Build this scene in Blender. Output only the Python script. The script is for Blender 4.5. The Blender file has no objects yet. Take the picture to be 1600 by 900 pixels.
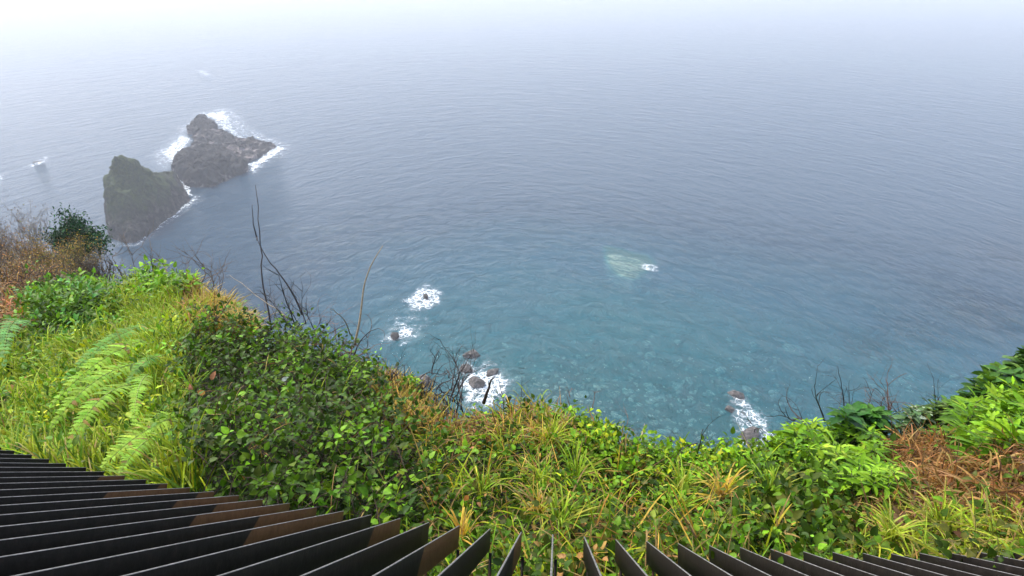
import bpy, math, random
import numpy as np
from mathutils import Vector

random.seed(7)
rng = np.random.default_rng(11)
SC = bpy.context.scene
COL = SC.collection

# ------------------------------------------------------------------ camera frame
F, CX, CY = 1043.0, 800.0, 450.0
CAMH = 100.0
PITCH = math.radians(27.8)
CP, SP = math.cos(PITCH), math.sin(PITCH)
CAM = np.array([0.0, 0.0, CAMH])

def ray(px, py):
    px = np.asarray(px, float); py = np.asarray(py, float)
    a = (px - CX) / F; b = -(py - CY) / F
    d = np.stack([a, CP + b * SP, -SP + b * CP], -1)
    return d / np.linalg.norm(d, axis=-1, keepdims=True)

def at(px, py, dist):
    return CAM + ray(px, py) * np.asarray(dist, float)[..., None]

def sea(px, py, h=0.0):
    d = ray(px, py)
    t = (CAMH - np.asarray(h, float)) / -d[..., 2]
    return CAM + d * t[..., None]

def to_px(p):
    q = np.asarray(p, float) - CAM
    x = q[..., 0]; y = q[..., 1] * SP + q[..., 2] * CP; z = q[..., 1] * CP - q[..., 2] * SP
    return CX + F * x / z, CY - F * y / z

# ------------------------------------------------------------------ noise
def _hash(ix, iy, seed):
    n = (ix.astype(np.int64) * 374761393 + iy.astype(np.int64) * 668265263 + seed * 1442695041) & 0xFFFFFFFF
    n = ((n ^ (n >> 13)) * 1274126177) & 0xFFFFFFFF
    return ((n ^ (n >> 16)) & 0xFFFF) / 65535.0

def vnoise(x, y, seed=0):
    x = np.asarray(x, float); y = np.asarray(y, float)
    ix = np.floor(x); iy = np.floor(y); fx = x - ix; fy = y - iy
    fx = fx * fx * (3 - 2 * fx); fy = fy * fy * (3 - 2 * fy)
    a = _hash(ix, iy, seed); b = _hash(ix + 1, iy, seed); c = _hash(ix, iy + 1, seed); d = _hash(ix + 1, iy + 1, seed)
    return (a * (1 - fx) + b * fx) * (1 - fy) + (c * (1 - fx) + d * fx) * fy

def fbm(x, y, seed=0, oct=4):
    s = 0; a = 0.5; t = 0
    for k in range(oct):
        s = s + a * vnoise(x * 2 ** k, y * 2 ** k, seed + 17 * k); t += a; a *= 0.5
    return s / t

def in_poly(px, py, poly):
    px = np.asarray(px, float); py = np.asarray(py, float)
    r = np.zeros(px.shape, bool)
    n = len(poly)
    for i in range(n):
        x0, y0 = poly[i][:2]; x1, y1 = poly[(i + 1) % n][:2]
        if y0 == y1: continue
        c = ((y0 > py) != (y1 > py)) & (px < (x1 - x0) * (py - y0) / (y1 - y0) + x0)
        r ^= c
    return r

def poly_dist(x, y, poly):
    x = np.asarray(x, float); y = np.asarray(y, float)
    best = np.full(x.shape, 1e9)
    n = len(poly)
    for i in range(n):
        ax, ay = poly[i][:2]; bx, by = poly[(i + 1) % n][:2]
        ex, ey = bx - ax, by - ay
        t = np.clip(((x - ax) * ex + (y - ay) * ey) / (ex * ex + ey * ey + 1e-9), 0, 1)
        best = np.minimum(best, np.hypot(x - ax - t * ex, y - ay - t * ey))
    return best

# ------------------------------------------------------------------ object helpers
def tag(o, label=None, cat=None, group=None, kind=None):
    if label: o['label'] = label
    if cat: o['category'] = cat
    if group: o['group'] = group
    if kind: o['kind'] = kind
    return o

def link_mesh(name, V, faces, mat, parent=None, col=None, smooth=True, attrs=None):
    """V (n,3); faces: list of index arrays each (m,k)."""
    me = bpy.data.meshes.new(name)
    V = np.ascontiguousarray(V, np.float32)
    faces = [np.asarray(f, np.int32) for f in (faces if isinstance(faces, list) else [faces]) if len(f)]
    loops = np.concatenate([f.ravel() for f in faces])
    sizes = np.concatenate([np.full(len(f), f.shape[1], np.int32) for f in faces])
    starts = np.concatenate([[0], np.cumsum(sizes)[:-1]]).astype(np.int32)
    me.vertices.add(len(V)); me.vertices.foreach_set('co', V.ravel())
    me.loops.add(len(loops)); me.loops.foreach_set('vertex_index', loops)
    me.polygons.add(len(sizes)); me.polygons.foreach_set('loop_start', starts)
    try: me.polygons.foreach_set('loop_total', sizes)
    except Exception: pass
    me.update(calc_edges=True)
    if smooth: me.polygons.foreach_set('use_smooth', np.ones(len(sizes), bool))
    if col is not None:
        a = me.color_attributes.new('Col', 'FLOAT_COLOR', 'POINT')
        c = np.ones((len(V), 4), np.float32); c[:, :3] = col
        a.data.foreach_set('color', c.ravel())
    for k, v in (attrs or {}).items():
        a = me.attributes.new(k, 'FLOAT', 'POINT'); a.data.foreach_set('value', np.asarray(v, np.float32))
    me.validate()
    if isinstance(mat, (list, tuple)):
        for m in mat: me.materials.append(m)
    elif mat: me.materials.append(mat)
    o = bpy.data.objects.new(name, me); COL.objects.link(o)
    if parent is not None: o.parent = parent
    return o

def empty(name, loc):
    o = bpy.data.objects.new(name, None); COL.objects.link(o); o.location = loc
    o.empty_display_size = 0.1
    return o

class MB:
    """gathers numpy pieces into one mesh"""
    def __init__(s): s.V = []; s.F = {}; s.C = []; s.n = 0
    def add(s, V, F, C=None):
        V = np.asarray(V, float).reshape(-1, 3)
        for f in (F if isinstance(F, list) else [F]):
            f = np.asarray(f, int); s.F.setdefault(f.shape[1], []).append(f + s.n)
        s.V.append(V)
        c = np.broadcast_to(np.asarray(C if C is not None else (1, 1, 1), float), V.shape)
        s.C.append(c); s.n += len(V)
    def build(s, name, mat, parent=None, origin=None, smooth=True):
        V = np.concatenate(s.V); C = np.concatenate(s.C)
        o0 = np.zeros(3) if origin is None else np.asarray(origin, float)
        o = link_mesh(name, V - o0, [np.concatenate(f) for f in s.F.values()], mat, parent, C, smooth)
        if origin is not None and parent is None: o.location = o0
        return o

def norm(v): return v / (np.linalg.norm(v, axis=-1, keepdims=True) + 1e-12)

def tube(mb, P, r, C, sides=5):
    P = np.asarray(P, float); n = len(P)
    r = np.broadcast_to(np.asarray(r, float), (n,))
    T = norm(np.gradient(P, axis=0))
    ref = np.array([0.31, 0.22, 0.92]) if abs(T[0] @ np.array([0.31, 0.22, 0.92])) < 0.9 else np.array([1.0, 0, 0])
    A = norm(np.cross(T, ref)); B = np.cross(T, A)
    ang = np.linspace(0, 2 * np.pi, sides, endpoint=False)
    V = P[:, None] + r[:, None, None] * (np.cos(ang)[None, :, None] * A[:, None] + np.sin(ang)[None, :, None] * B[:, None])
    V = V.reshape(-1, 3)
    i = np.arange(n - 1)[:, None] * sides; j = np.arange(sides)[None]; k = (j + 1) % sides
    Q = np.stack([i + j, i + k, i + sides + k, i + sides + j], -1).reshape(-1, 4)
    cap = [np.arange(sides)[::-1][None], (np.arange(sides) + (n - 1) * sides)[None]]
    mb.add(V, [Q] + cap, C)

# ------------------------------------------------------------------ materials
def new_mat(name):
    m = bpy.data.materials.new(name); m.use_nodes = True
    nt = m.node_tree; nt.nodes.clear()
    return m, nt, nt.nodes.new('ShaderNodeOutputMaterial')

def N(nt, t, **kw):
    n = nt.nodes.new(t)
    for k, v in kw.items():
        if k.startswith('_'): setattr(n, k[1:], v)
        else: n.inputs[k.replace('_', ' ')].default_value = v
    return n

def L(nt, a, b): nt.links.new(a, b)

def noise_node(nt, scale, detail=4, rough=0.55, vec=None, dist=0.0):
    n = N(nt, 'ShaderNodeTexNoise', Scale=scale, Detail=detail, Roughness=rough, Distortion=dist)
    if vec is not None: L(nt, vec, n.inputs['Vector'])
    return n

def ramp(nt, fac, stops, interp='LINEAR'):
    r = nt.nodes.new('ShaderNodeValToRGB'); cr = r.color_ramp; cr.interpolation = interp
    while len(cr.elements) < len(stops): cr.elements.new(0.5)
    for e, (p, c) in zip(cr.elements, stops):
        e.position = p; e.color = (*c, 1) if len(c) == 3 else c
    L(nt, fac, r.inputs['Fac'])
    return r

def math_node(nt, op, a, b=None, clamp=False):
    n = nt.nodes.new('ShaderNodeMath'); n.operation = op; n.use_clamp = clamp
    for i, v in enumerate((a, b)):
        if v is None: continue
        if isinstance(v, (int, float)): n.inputs[i].default_value = v
        else: L(nt, v, n.inputs[i])
    return n.outputs[0]

def mix_col(nt, fac, a, b, mode='MIX'):
    n = nt.nodes.new('ShaderNodeMix'); n.data_type = 'RGBA'; n.blend_type = mode
    for s, v in (('Factor', fac), ('A', a), ('B', b)):
        i = [q for q in n.inputs if q.name == s and q.type == ('VALUE' if s == 'Factor' else 'RGBA')][0]
        if isinstance(v, (int, float)): i.default_value = v
        elif isinstance(v, tuple): i.default_value = (*v, 1) if len(v) == 3 else v
        else: L(nt, v, i)
    return [q for q in n.outputs if q.type == 'RGBA'][0]

def foliage_mat(name, rough=0.42, trans=0.35, spec=0.45):
    m, nt, out = new_mat(name)
    at_ = N(nt, 'ShaderNodeAttribute', _attribute_name='Col')
    geo = nt.nodes.new('ShaderNodeNewGeometry')
    n1 = noise_node(nt, 60, 3, 0.6, geo.outputs['Position'])
    v = ramp(nt, n1.outputs['Fac'], [(0.3, (0.68, 0.68, 0.68)), (0.7, (1.18, 1.18, 1.18))])
    c = mix_col(nt, 1.0, at_.outputs['Color'], v.outputs['Color'], 'MULTIPLY')
    p = N(nt, 'ShaderNodeBsdfPrincipled', Roughness=rough); p.inputs['Specular IOR Level'].default_value = spec
    L(nt, c, p.inputs['Base Color'])
    t = nt.nodes.new('ShaderNodeBsdfTranslucent')
    ct = mix_col(nt, 1.0, c, (1.25, 1.2, 0.6), 'MULTIPLY')
    L(nt, ct, t.inputs['Color'])
    mx = N(nt, 'ShaderNodeMixShader', Fac=trans)
    L(nt, p.outputs[0], mx.inputs[1]); L(nt, t.outputs[0], mx.inputs[2])
    L(nt, mx.outputs[0], out.inputs['Surface'])
    return m

M_LEAF = foliage_mat('glossy_leaf', 0.42, 0.25, 0.09)
M_GRASS = foliage_mat('grass_blade', 0.55, 0.35, 0.12)
M_FERN = foliage_mat('fern_frond', 0.55, 0.35, 0.12)

def wood_mat():
    m, nt, out = new_mat('dry_twig')
    a = N(nt, 'ShaderNodeAttribute', _attribute_name='Col')
    geo = nt.nodes.new('ShaderNodeNewGeometry')
    n1 = noise_node(nt, 90, 4, 0.6, geo.outputs['Position'])
    v = ramp(nt, n1.outputs['Fac'], [(0.3, (0.6, 0.6, 0.6)), (0.7, (1.3, 1.3, 1.3))])
    c = mix_col(nt, 1.0, a.outputs['Color'], v.outputs['Color'], 'MULTIPLY')
    p = N(nt, 'ShaderNodeBsdfPrincipled', Roughness=0.8); L(nt, c, p.inputs['Base Color'])
    L(nt, p.outputs[0], out.inputs['Surface'])
    return m
M_TWIG = wood_mat()

def soil_mat():
    m, nt, out = new_mat('dark_soil')
    geo = nt.nodes.new('ShaderNodeNewGeometry')
    n1 = noise_node(nt, 3.5, 8, 0.65, geo.outputs['Position'])
    r = ramp(nt, n1.outputs['Fac'], [(0.3, (0.012, 0.012, 0.006)), (0.5, (0.02, 0.028, 0.008)), (0.68, (0.05, 0.036, 0.016))])
    p = N(nt, 'ShaderNodeBsdfPrincipled', Roughness=0.9); L(nt, r.outputs[0], p.inputs['Base Color'])
    b = N(nt, 'ShaderNodeBump', Strength=0.6, Distance=0.05); L(nt, n1.outputs['Fac'], b.inputs['Height']); L(nt, b.outputs[0], p.inputs['Normal'])
    L(nt, p.outputs[0], out.inputs['Surface'])
    return m
M_SOIL = soil_mat()

def cliff_mat():
    m, nt, out = new_mat('cliff_earth')
    geo = nt.nodes.new('ShaderNodeNewGeometry')
    n1 = noise_node(nt, 0.25, 10, 0.65, geo.outputs['Position'])
    r = ramp(nt, n1.outputs['Fac'], [(0.35, (0.04, 0.07, 0.02)), (0.5, (0.09, 0.08, 0.045)), (0.7, (0.14, 0.11, 0.08))])
    p = N(nt, 'ShaderNodeBsdfPrincipled', Roughness=0.9); L(nt, r.outputs[0], p.inputs['Base Color'])
    b = N(nt, 'ShaderNodeBump', Strength=0.9, Distance=0.8); L(nt, n1.outputs['Fac'], b.inputs['Height']); L(nt, b.outputs[0], p.inputs['Normal'])
    L(nt, p.outputs[0], out.inputs['Surface'])
    return m
M_CLIFF = cliff_mat()

def rock_mat(name, dark, mid, light, scale, green=None, gz=(8, 22), bump=0.5, stops=(0.34, 0.5, 0.66)):
    m, nt, out = new_mat(name)
    geo = nt.nodes.new('ShaderNodeNewGeometry')
    n1 = noise_node(nt, scale, 10, 0.68, geo.outputs['Position'], 0.3)
    r = ramp(nt, n1.outputs['Fac'], list(zip(stops, (dark, mid, light))))
    c = r.outputs[0]
    if green:
        sep = nt.nodes.new('ShaderNodeSeparateXYZ'); L(nt, geo.outputs['Position'], sep.inputs[0])
        mr = N(nt, 'ShaderNodeMapRange', From_Min=gz[0], From_Max=gz[1]); L(nt, sep.outputs['Z'], mr.inputs[0])
        n2 = noise_node(nt, scale * 0.8, 6, 0.7, geo.outputs['Position'])
        f = math_node(nt, 'ADD', mr.outputs[0], n2.outputs['Fac'])
        f = math_node(nt, 'SUBTRACT', f, 0.62)
        f = math_node(nt, 'MULTIPLY', f, 2.2, True)
        n3 = noise_node(nt, scale * 3, 6, 0.7, geo.outputs['Position'])
        g = ramp(nt, n3.outputs['Fac'], [(0.35, green[0]), (0.65, green[1])])
        c = mix_col(nt, f, c, g.outputs[0])
    p = N(nt, 'ShaderNodeBsdfPrincipled', Roughness=0.75); p.inputs['Specular IOR Level'].default_value = 0.15; L(nt, c, p.inputs['Base Color'])
    b = N(nt, 'ShaderNodeBump', Strength=0.9, Distance=bump)
    n4 = noise_node(nt, scale * 2.5, 10, 0.7, geo.outputs['Position'])
    L(nt, n4.outputs['Fac'], b.inputs['Height']); L(nt, b.outputs[0], p.inputs['Normal'])
    L(nt, p.outputs[0], out.inputs['Surface'])
    return m
# ------------------------------------------------------------------ world, sun, camera, haze
SUN_EL, SUN_AZ = math.radians(52), math.radians(-48)      # azimuth measured from +Y towards +X
world = bpy.data.worlds.new("World"); SC.world = world; world.use_nodes = True
wn = world.node_tree; bg = wn.nodes['Background']
sky = wn.nodes.new('ShaderNodeTexSky'); sky.sky_type = 'NISHITA'; sky.sun_disc = False
sky.sun_elevation = SUN_EL; sky.sun_rotation = SUN_AZ
sky.air_density = 1.0; sky.dust_density = 1.6; sky.ozone_density = 1.0
sky.altitude = 100
# the overcast layer greys the sky's blue
gr = wn.nodes.new('ShaderNodeMix'); gr.data_type = 'RGBA'
bw = wn.nodes.new('ShaderNodeRGBToBW'); wn.links.new(sky.outputs[0], bw.inputs[0])
A = [q for q in gr.inputs if q.type == 'RGBA']; Fi = [q for q in gr.inputs if q.type == 'VALUE' and q.name == 'Factor'][0]
Fi.default_value = 0.30
wn.links.new(sky.outputs[0], A[0]); wn.links.new(bw.outputs[0], A[1])
wn.links.new([q for q in gr.outputs if q.type == 'RGBA'][0], bg.inputs['Color'])
bg.inputs['Strength'].default_value = 0.15

sd = bpy.data.lights.new('sun', 'SUN'); sd.energy = 1.5; sd.angle = math.radians(14); sd.color = (1.0, 0.95, 0.86)
so = bpy.data.objects.new('sun', sd); COL.objects.link(so)
sdir = Vector((math.sin(SUN_AZ) * math.cos(SUN_EL), math.cos(SUN_AZ) * math.cos(SUN_EL), math.sin(SUN_EL)))
so.rotation_euler = sdir.to_track_quat('Z', 'Y').to_euler(); so.location = (0, 0, 130)

cd = bpy.data.cameras.new('camera'); cd.sensor_width = 36; cd.lens = 36 * F / 1600
cd.clip_start = 0.05; cd.clip_end = 20000
co = bpy.data.objects.new('camera', cd); COL.objects.link(co)
co.location = CAM; co.rotation_euler = (math.pi / 2 - PITCH, 0, 0)
SC.camera = co

vs = SC.view_settings
vs.view_transform = 'Standard'; vs.look = 'None'; vs.exposure = 1.60; vs.gamma = 1.0; vs.use_curve_mapping = False
SC.render.engine = 'CYCLES'
SC.cycles.use_denoising = True
SC.cycles.max_bounces = 8; SC.cycles.diffuse_bounces = 3; SC.cycles.glossy_bounces = 2; SC.cycles.transmission_bounces = 4
SC.cycles.transparent_max_bounces = 24; SC.cycles.volume_bounces = 1
SC.cycles.caustics_reflective = False; SC.cycles.caustics_refractive = False
SC.cycles.use_adaptive_sampling = False

def haze():
    m = bpy.data.materials.new('sea_haze'); m.use_nodes = True; nt = m.node_tree; nt.nodes.clear()
    out = nt.nodes.new('ShaderNodeOutputMaterial')
    v = N(nt, 'ShaderNodeVolumePrincipled', Density=HAZE_D, Anisotropy=0.2)
    v.inputs['Color'].default_value = (0.96, 0.955, 1.0, 1)
    L(nt, v.outputs[0], out.inputs['Volume'])
    R = 6000.0; z0, z1 = -25.0, 101.5
    V = [(x, y, z) for z in (z0, z1) for (x, y) in ((-R, -R), (R, -R), (R, R), (-R, R))]
    Q = [(0, 3, 2, 1), (4, 5, 6, 7), (0, 1, 5, 4), (1, 2, 6, 5), (2, 3, 7, 6), (3, 0, 4, 7)]
    o = link_mesh('haze', np.array(V), np.array(Q), m, smooth=False)
    tag(o, 'pale sea haze whitening the far water', 'haze', kind='stuff')
HAZE_D = 0.00050
haze()

# ------------------------------------------------------------------ sea and seabed
def sea_depth(x, y, with_shoal=True):
    r = np.hypot(x, y)
    az = np.arctan2(x, y)
    shore = 92 + 8 * np.sin(az * 5 + 1) + 10 * (fbm(x / 25, y / 25, 5) - 0.5)
    d = (r - shore)
    dep = np.where(d < 0, 0.08 * d, 0.045 * d + 0.0004 * np.maximum(d - 40, 0) ** 2)
    dep += 2.4 * (fbm(x / 34, y / 34, 31, 4) - 0.5) * np.clip(d / 20, 0, 1)
    dep += 6 * np.exp(-((az + 0.42) / 0.12) ** 2) * np.clip(d / 20, 0, 1)      # the deep channel beside the islet
    if not with_shoal: return np.clip(dep, -6, 20)
    x = np.asarray(x, float); y = np.asarray(y, float); sh = sea(982, 411)
    pl = np.array([sea(p_, q_)[:2] for p_, q_ in REEF]); near = np.hypot(x - sh[0], y - sh[1]) < 40       # the shoal
    dd = np.full(np.shape(x), 99.0); dd[near] = np.where(in_poly(x[near], y[near], pl), 0, poly_dist(x[near], y[near], pl))
    dep = 0.12 + (dep - 0.12) * np.clip((dd - 0.2) / 2.2, 0, 1)
    return np.clip(dep, -6, 20)

REEF = [(948, 386), (968, 390), (985, 396), (1008, 400), (1018, 410), (1014, 420), (1000, 424), (990, 434), (972, 430), (956, 416), (950, 402)]

def swell(X, Y):
    return 0.8 * (fbm(X / 9 + 0.3 * Y / 9, Y / 5 - 0.2 * X / 9, 3, 3) - 0.5) * np.clip((290 - np.hypot(X, Y)) / 130, 0, 1)

def build_sea():
    na = 720
    rr = np.concatenate([np.linspace(20, 60, 8)[:-1], np.arange(60, 320, 1.15), 320 * (5900 / 320) ** np.linspace(0, 1, 110)]); nr = len(rr)
    aa = np.linspace(-np.pi, np.pi, na + 1)[:-1]
    # finer in front
    aa = aa - 0.55 * np.sin(aa)
    A, R = np.meshgrid(aa, rr)
    X, Y = R * np.sin(A), R * np.cos(A)
    dep = sea_depth(X, Y)
    i = np.arange(nr - 1)[:, None] * na; j = np.arange(na)[None]; k = (j + 1) % na
    Q = np.stack([i + j, i + k, i + na + k, i + na + j], -1).reshape(-1, 4)[:, ::-1]
    V = np.stack([X, Y, np.zeros_like(X)], -1).reshape(-1, 3)
    # a low uneven swell near the shore
    V[:, 2] = swell(X, Y).ravel()
    chop = np.zeros_like(X)
    for qx, qy, qr, am in ((1590, 400, 16, 1.0), (1540, 490, 15, 1.0), (1440, 520, 12, 0.8), (1370, 545, 9, 0.7), (1680, 380, 20, 1.0)):
        q = sea(qx, qy); chop = np.maximum(chop, am * np.exp(-((X - q[0]) ** 2 + (Y - q[1]) ** 2) / qr ** 2))
    m, nt, out = new_mat('sea_water')
    at_ = N(nt, 'ShaderNodeAttribute', _attribute_name='depth')
    geo = nt.nodes.new('ShaderNodeNewGeometry')
    sep = nt.nodes.new('ShaderNodeSeparateXYZ'); L(nt, geo.outputs['Position'], sep.inputs[0])
    # waves wrap round the headland: coordinates along and across the crests
    azn = math_node(nt, 'ARCTAN2', sep.outputs['X'], sep.outputs['Y'])
    r2 = math_node(nt, 'SQRT', math_node(nt, 'ADD', math_node(nt, 'MULTIPLY', sep.outputs['X'], sep.outputs['X']), math_node(nt, 'MULTIPLY', sep.outputs['Y'], sep.outputs['Y'])))
    cmb = nt.nodes.new('ShaderNodeCombineXYZ')
    L(nt, math_node(nt, 'MULTIPLY', azn, 140.0), cmb.inputs[0])
    bay = math_node(nt, 'MULTIPLY', math_node(nt, 'SQRT', math_node(nt, 'ADD', math_node(nt, 'MULTIPLY', azn, azn), 0.012)), 130.0)
    L(nt, math_node(nt, 'ADD', r2, bay), cmb.inputs[1])
    w1 = noise_node(nt, 0.80, 6, 0.72, cmb.outputs[0], 0.9)
    w2 = noise_node(nt, 0.055, 3, 0.5, geo.outputs['Position'], 0.4)
    w3 = noise_node(nt, 1.7, 4, 0.65, geo.outputs['Position'], 0.8)
    h = math_node(nt, 'ADD', math_node(nt, 'MULTIPLY', w1.outputs['Fac'], 1.0), math_node(nt, 'MULTIPLY', w2.outputs['Fac'], 0.9))
    h = math_node(nt, 'ADD', h, math_node(nt, 'MULTIPLY', w3.outputs['Fac'], 0.55))
    w4 = noise_node(nt, 0.15, 5, 0.66, cmb.outputs[0], 0.8)
    h = math_node(nt, 'ADD', h, math_node(nt, 'MULTIPLY', w4.outputs['Fac'], 4.8))
    ch = N(nt, 'ShaderNodeAttribute', _attribute_name='chop')
    w5 = noise_node(nt, 0.30, 4, 0.6, cmb.outputs[0], 1.5)
    h = math_node(nt, 'ADD', h, math_node(nt, 'MULTIPLY', math_node(nt, 'MULTIPLY', w5.outputs['Fac'], ch.outputs['Fac']), 10.0))
    b = N(nt, 'ShaderNodeBump', Strength=1.0, Distance=0.52); L(nt, h, b.inputs['Height'])
    # far off, the wavelets of one spot average out
    fr = math_node(nt, 'DIVIDE', r2, 430.0)
    fs = math_node(nt, 'DIVIDE', 0.58, math_node(nt, 'ADD', 1.0, math_node(nt, 'MULTIPLY', fr, fr)))
    L(nt, math_node(nt, 'ADD', fs, 0.42), b.inputs['Strength'])
    # body colour of the water: turquoise over the shallows, slate blue over the deep
    dn = N(nt, 'ShaderNodeMapRange', From_Min=0.0, From_Max=12.0); L(nt, at_.outputs['Fac'], dn.inputs[0])
    cr = ramp(nt, dn.outputs[0], [(0.0, (0.006, 0.075, 0.080)), (0.25, (0.0005, 0.078, 0.100)), (0.55, (0.0005, 0.056, 0.092)), (1.0, (0.0005, 0.030, 0.060))])
    p = N(nt, 'ShaderNodeBsdfPrincipled', Roughness=0.05, IOR=1.33)
    p.inputs['Specular IOR Level'].default_value = 0.17
    L(nt, cr.outputs[0], p.inputs['Base Color']); L(nt, b.outputs[0], p.inputs['Normal'])
    tr = nt.nodes.new('ShaderNodeBsdfTransparent')
    tint = ramp(nt, dn.outputs[0], [(0.0, (0.97, 0.99, 0.97)), (0.16, (0.66, 0.95, 1.0))]); L(nt, tint.outputs[0], tr.inputs['Color'])
    e = math_node(nt, 'POWER', 2.718, math_node(nt, 'MULTIPLY', at_.outputs['Fac'], -0.13))
    e = math_node(nt, 'MULTIPLY', e, 0.97, True)
    lw = nt.nodes.new('ShaderNodeFresnel'); lw.inputs['IOR'].default_value = 1.33; L(nt, b.outputs[0], lw.inputs['Normal'])
    e = math_node(nt, 'MULTIPLY', e, math_node(nt, 'SUBTRACT', 1.0, lw.outputs[0]), True)
    mx = nt.nodes.new('ShaderNodeMixShader'); L(nt, e, mx.inputs[0]); L(nt, p.outputs[0], mx.inputs[1]); L(nt, tr.outputs[0], mx.inputs[2])
    L(nt, mx.outputs[0], out.inputs['Surface'])
    o = link_mesh('sea', V, Q, m, attrs={'depth': dep.ravel(), 'chop': chop.ravel()})
    tag(o, 'rippled grey blue sea turning turquoise near the shore', 'sea', kind='structure')
    # seabed
    nr2 = 150
    rr = np.linspace(30, 420, nr2); A, R = np.meshgrid(aa, rr); X, Y = R * np.sin(A), R * np.cos(A)
    dep = np.maximum(sea_depth(X, Y, False), 0.35)
    dep = np.where(R < 85, 0.35, dep)
    V = np.stack([X, Y, -dep - 0.25], -1).reshape(-1, 3)
    i = np.arange(nr2 - 1)[:, None] * na
    Q = np.stack([i + j, i + k, i + na + k, i + na + j], -1).reshape(-1, 4)[:, ::-1]
    m, nt, out = new_mat('seabed_gravel')
    geo = nt.nodes.new('ShaderNodeNewGeometry')
    n1 = noise_node(nt, 0.10, 6, 0.65, geo.outputs['Position'])
    vo = N(nt, 'ShaderNodeTexVoronoi', Scale=0.55); L(nt, geo.outputs['Position'], vo.inputs['Vector'])
    r1 = ramp(nt, n1.outputs['Fac'], [(0.38, (0.012, 0.025, 0.025)), (0.52, (0.05, 0.075, 0.065)), (0.68, (0.11, 0.135, 0.11))])
    r2_ = ramp(nt, vo.outputs['Color'], [(0.2, (0.5, 0.5, 0.5)), (0.8, (1.25, 1.25, 1.25))])
    c = mix_col(nt, 0.4, r1.outputs[0], r2_.outputs[0], 'MULTIPLY')
    p = N(nt, 'ShaderNodeBsdfPrincipled', Roughness=0.9); L(nt, c, p.inputs['Base Color'])
    L(nt, p.outputs[0], out.inputs['Surface'])
    o = link_mesh('seabed', V, Q, m)
    tag(o, 'stony seabed seen through the shallow water', 'seabed', kind='structure')
build_sea()

# ------------------------------------------------------------------ rocks
M_STACK = rock_mat('stack_rock', (0.002, 0.002, 0.002), (0.014, 0.011, 0.009), (0.085, 0.068, 0.055), 0.26,
                   green=((0.014, 0.034, 0.006), (0.065, 0.085, 0.014)), gz=(3, 18), bump=2.6, stops=(0.40, 0.5, 0.62))
M_REEF = rock_mat('reef_rock', (0.005, 0.005, 0.005), (0.014, 0.012, 0.011), (0.24, 0.20, 0.185), 0.11, bump=1.8, stops=(0.36, 0.48, 0.60), green=((0.006, 0.006, 0.005), (0.028, 0.025, 0.022)), gz=(1.5, 4.5))
M_BOULDER = rock_mat('boulder_rock', (0.02, 0.016, 0.014), (0.07, 0.058, 0.05), (0.20, 0.172, 0.152), 1.1, bump=0.4)
M_UNDER = rock_mat('submerged_rock', (0.24, 0.25, 0.20), (0.36, 0.38, 0.32), (0.56, 0.57, 0.50), 0.5, bump=0.1)

def islet(name, poly, ctrl, mat, seed, res=0.55, rough=0.25, edge=2.2, label=None, cat='rock'):
    pts = [sea(a, b, 0)[:2] if len(c) == 0 else np.array(c[0]) for (a, b, *c) in poly]
    pts = np.array(pts)
    cx = np.array([sea(a, b, h)[:2] for (a, b, h) in ctrl]); ch = np.array([h for *_, h in ctrl], float)
    x0, y0 = pts.min(0) - 2; x1, y1 = pts.max(0) + 2
    xs = np.arange(x0, x1, res); ys = np.arange(y0, y1, res)
    X, Y = np.meshgrid(xs, ys)
    wob = 2.2 * (fbm(X / 4, Y / 4, seed) - 0.5)
    ins = in_poly(X + wob, Y - wob, pts); dd = poly_dist(X + wob, Y - wob, pts)
    w = 1 / (np.hypot(X[..., None] - cx[:, 0], Y[..., None] - cx[:, 1]) + 0.6) ** 3
    H = (w * ch).sum(-1) / w.sum(-1)
    rid = 1 - np.abs(2 * fbm(X / 7, Y / 7, seed + 3, 5) - 1) * 2
    H = H * (1 + rough * (rid - 0.5)) + 1.3 * (fbm(X / 2.0, Y / 2.0, seed + 9, 4) - 0.5) * np.clip(H / 3, 0.3, 1.5)
    env = np.clip(dd / edge, 0, 1) ** 0.6
    Z = np.where(ins, H * env - 0.3, -0.3 - np.minimum(dd * 1.5, 4))
    keep = (ins | (dd < 2))
    ny, nx = X.shape
    idx = np.arange(nx * ny).reshape(ny, nx)
    q = np.stack([idx[:-1, :-1], idx[:-1, 1:], idx[1:, 1:], idx[1:, :-1]], -1)
    km = keep[:-1, :-1] & keep[:-1, 1:] & keep[1:, 1:] & keep[1:, :-1]
    q = q[km]
    used = np.unique(q); remap = np.full(nx * ny, -1); remap[used] = np.arange(len(used))
    # break up the regular grid sideways
    Xj = X + 0.9 * res * (vnoise(X * 1.3, Y * 1.3, seed + 50) - 0.5); Yj = Y + 0.9 * res * (vnoise(X * 1.3, Y * 1.3, seed + 51) - 0.5)
    V = np.stack([Xj, Yj, Z], -1).reshape(-1, 3)[used]
    # crags: push the faces in and out level by level, so that walls are not plain slopes
    hz = V[:, 2]; amp = np.clip(hz / 2.0, 0, 1)
    cg = 1.5 if rough > 0.3 else 1.0
    for f, am in ((0.22, 1.9 * cg), (0.55, 1.2 * cg), (1.3, 0.6 * cg)):
        V[:, 0] += am * amp * 2 * (fbm(V[:, 0] * f + hz * f * 0.9, V[:, 1] * f - hz * f * 1.1, seed + 71, 3) - 0.5)
        V[:, 1] += am * amp * 2 * (fbm(V[:, 0] * f - hz * f * 1.2, V[:, 1] * f + hz * f * 0.8, seed + 72, 3) - 0.5)
        V[:, 2] += am * 0.7 * amp * 2 * (fbm(V[:, 0] * f + 5, V[:, 1] * f + 8, seed + 73, 3) - 0.5)
    c = np.array([pts[:, 0].mean(), pts[:, 1].mean(), 0.0])
    o = link_mesh(name, V - c, remap[q], mat, smooth=False); o.location = c
    return tag(o, label, cat)

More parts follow.
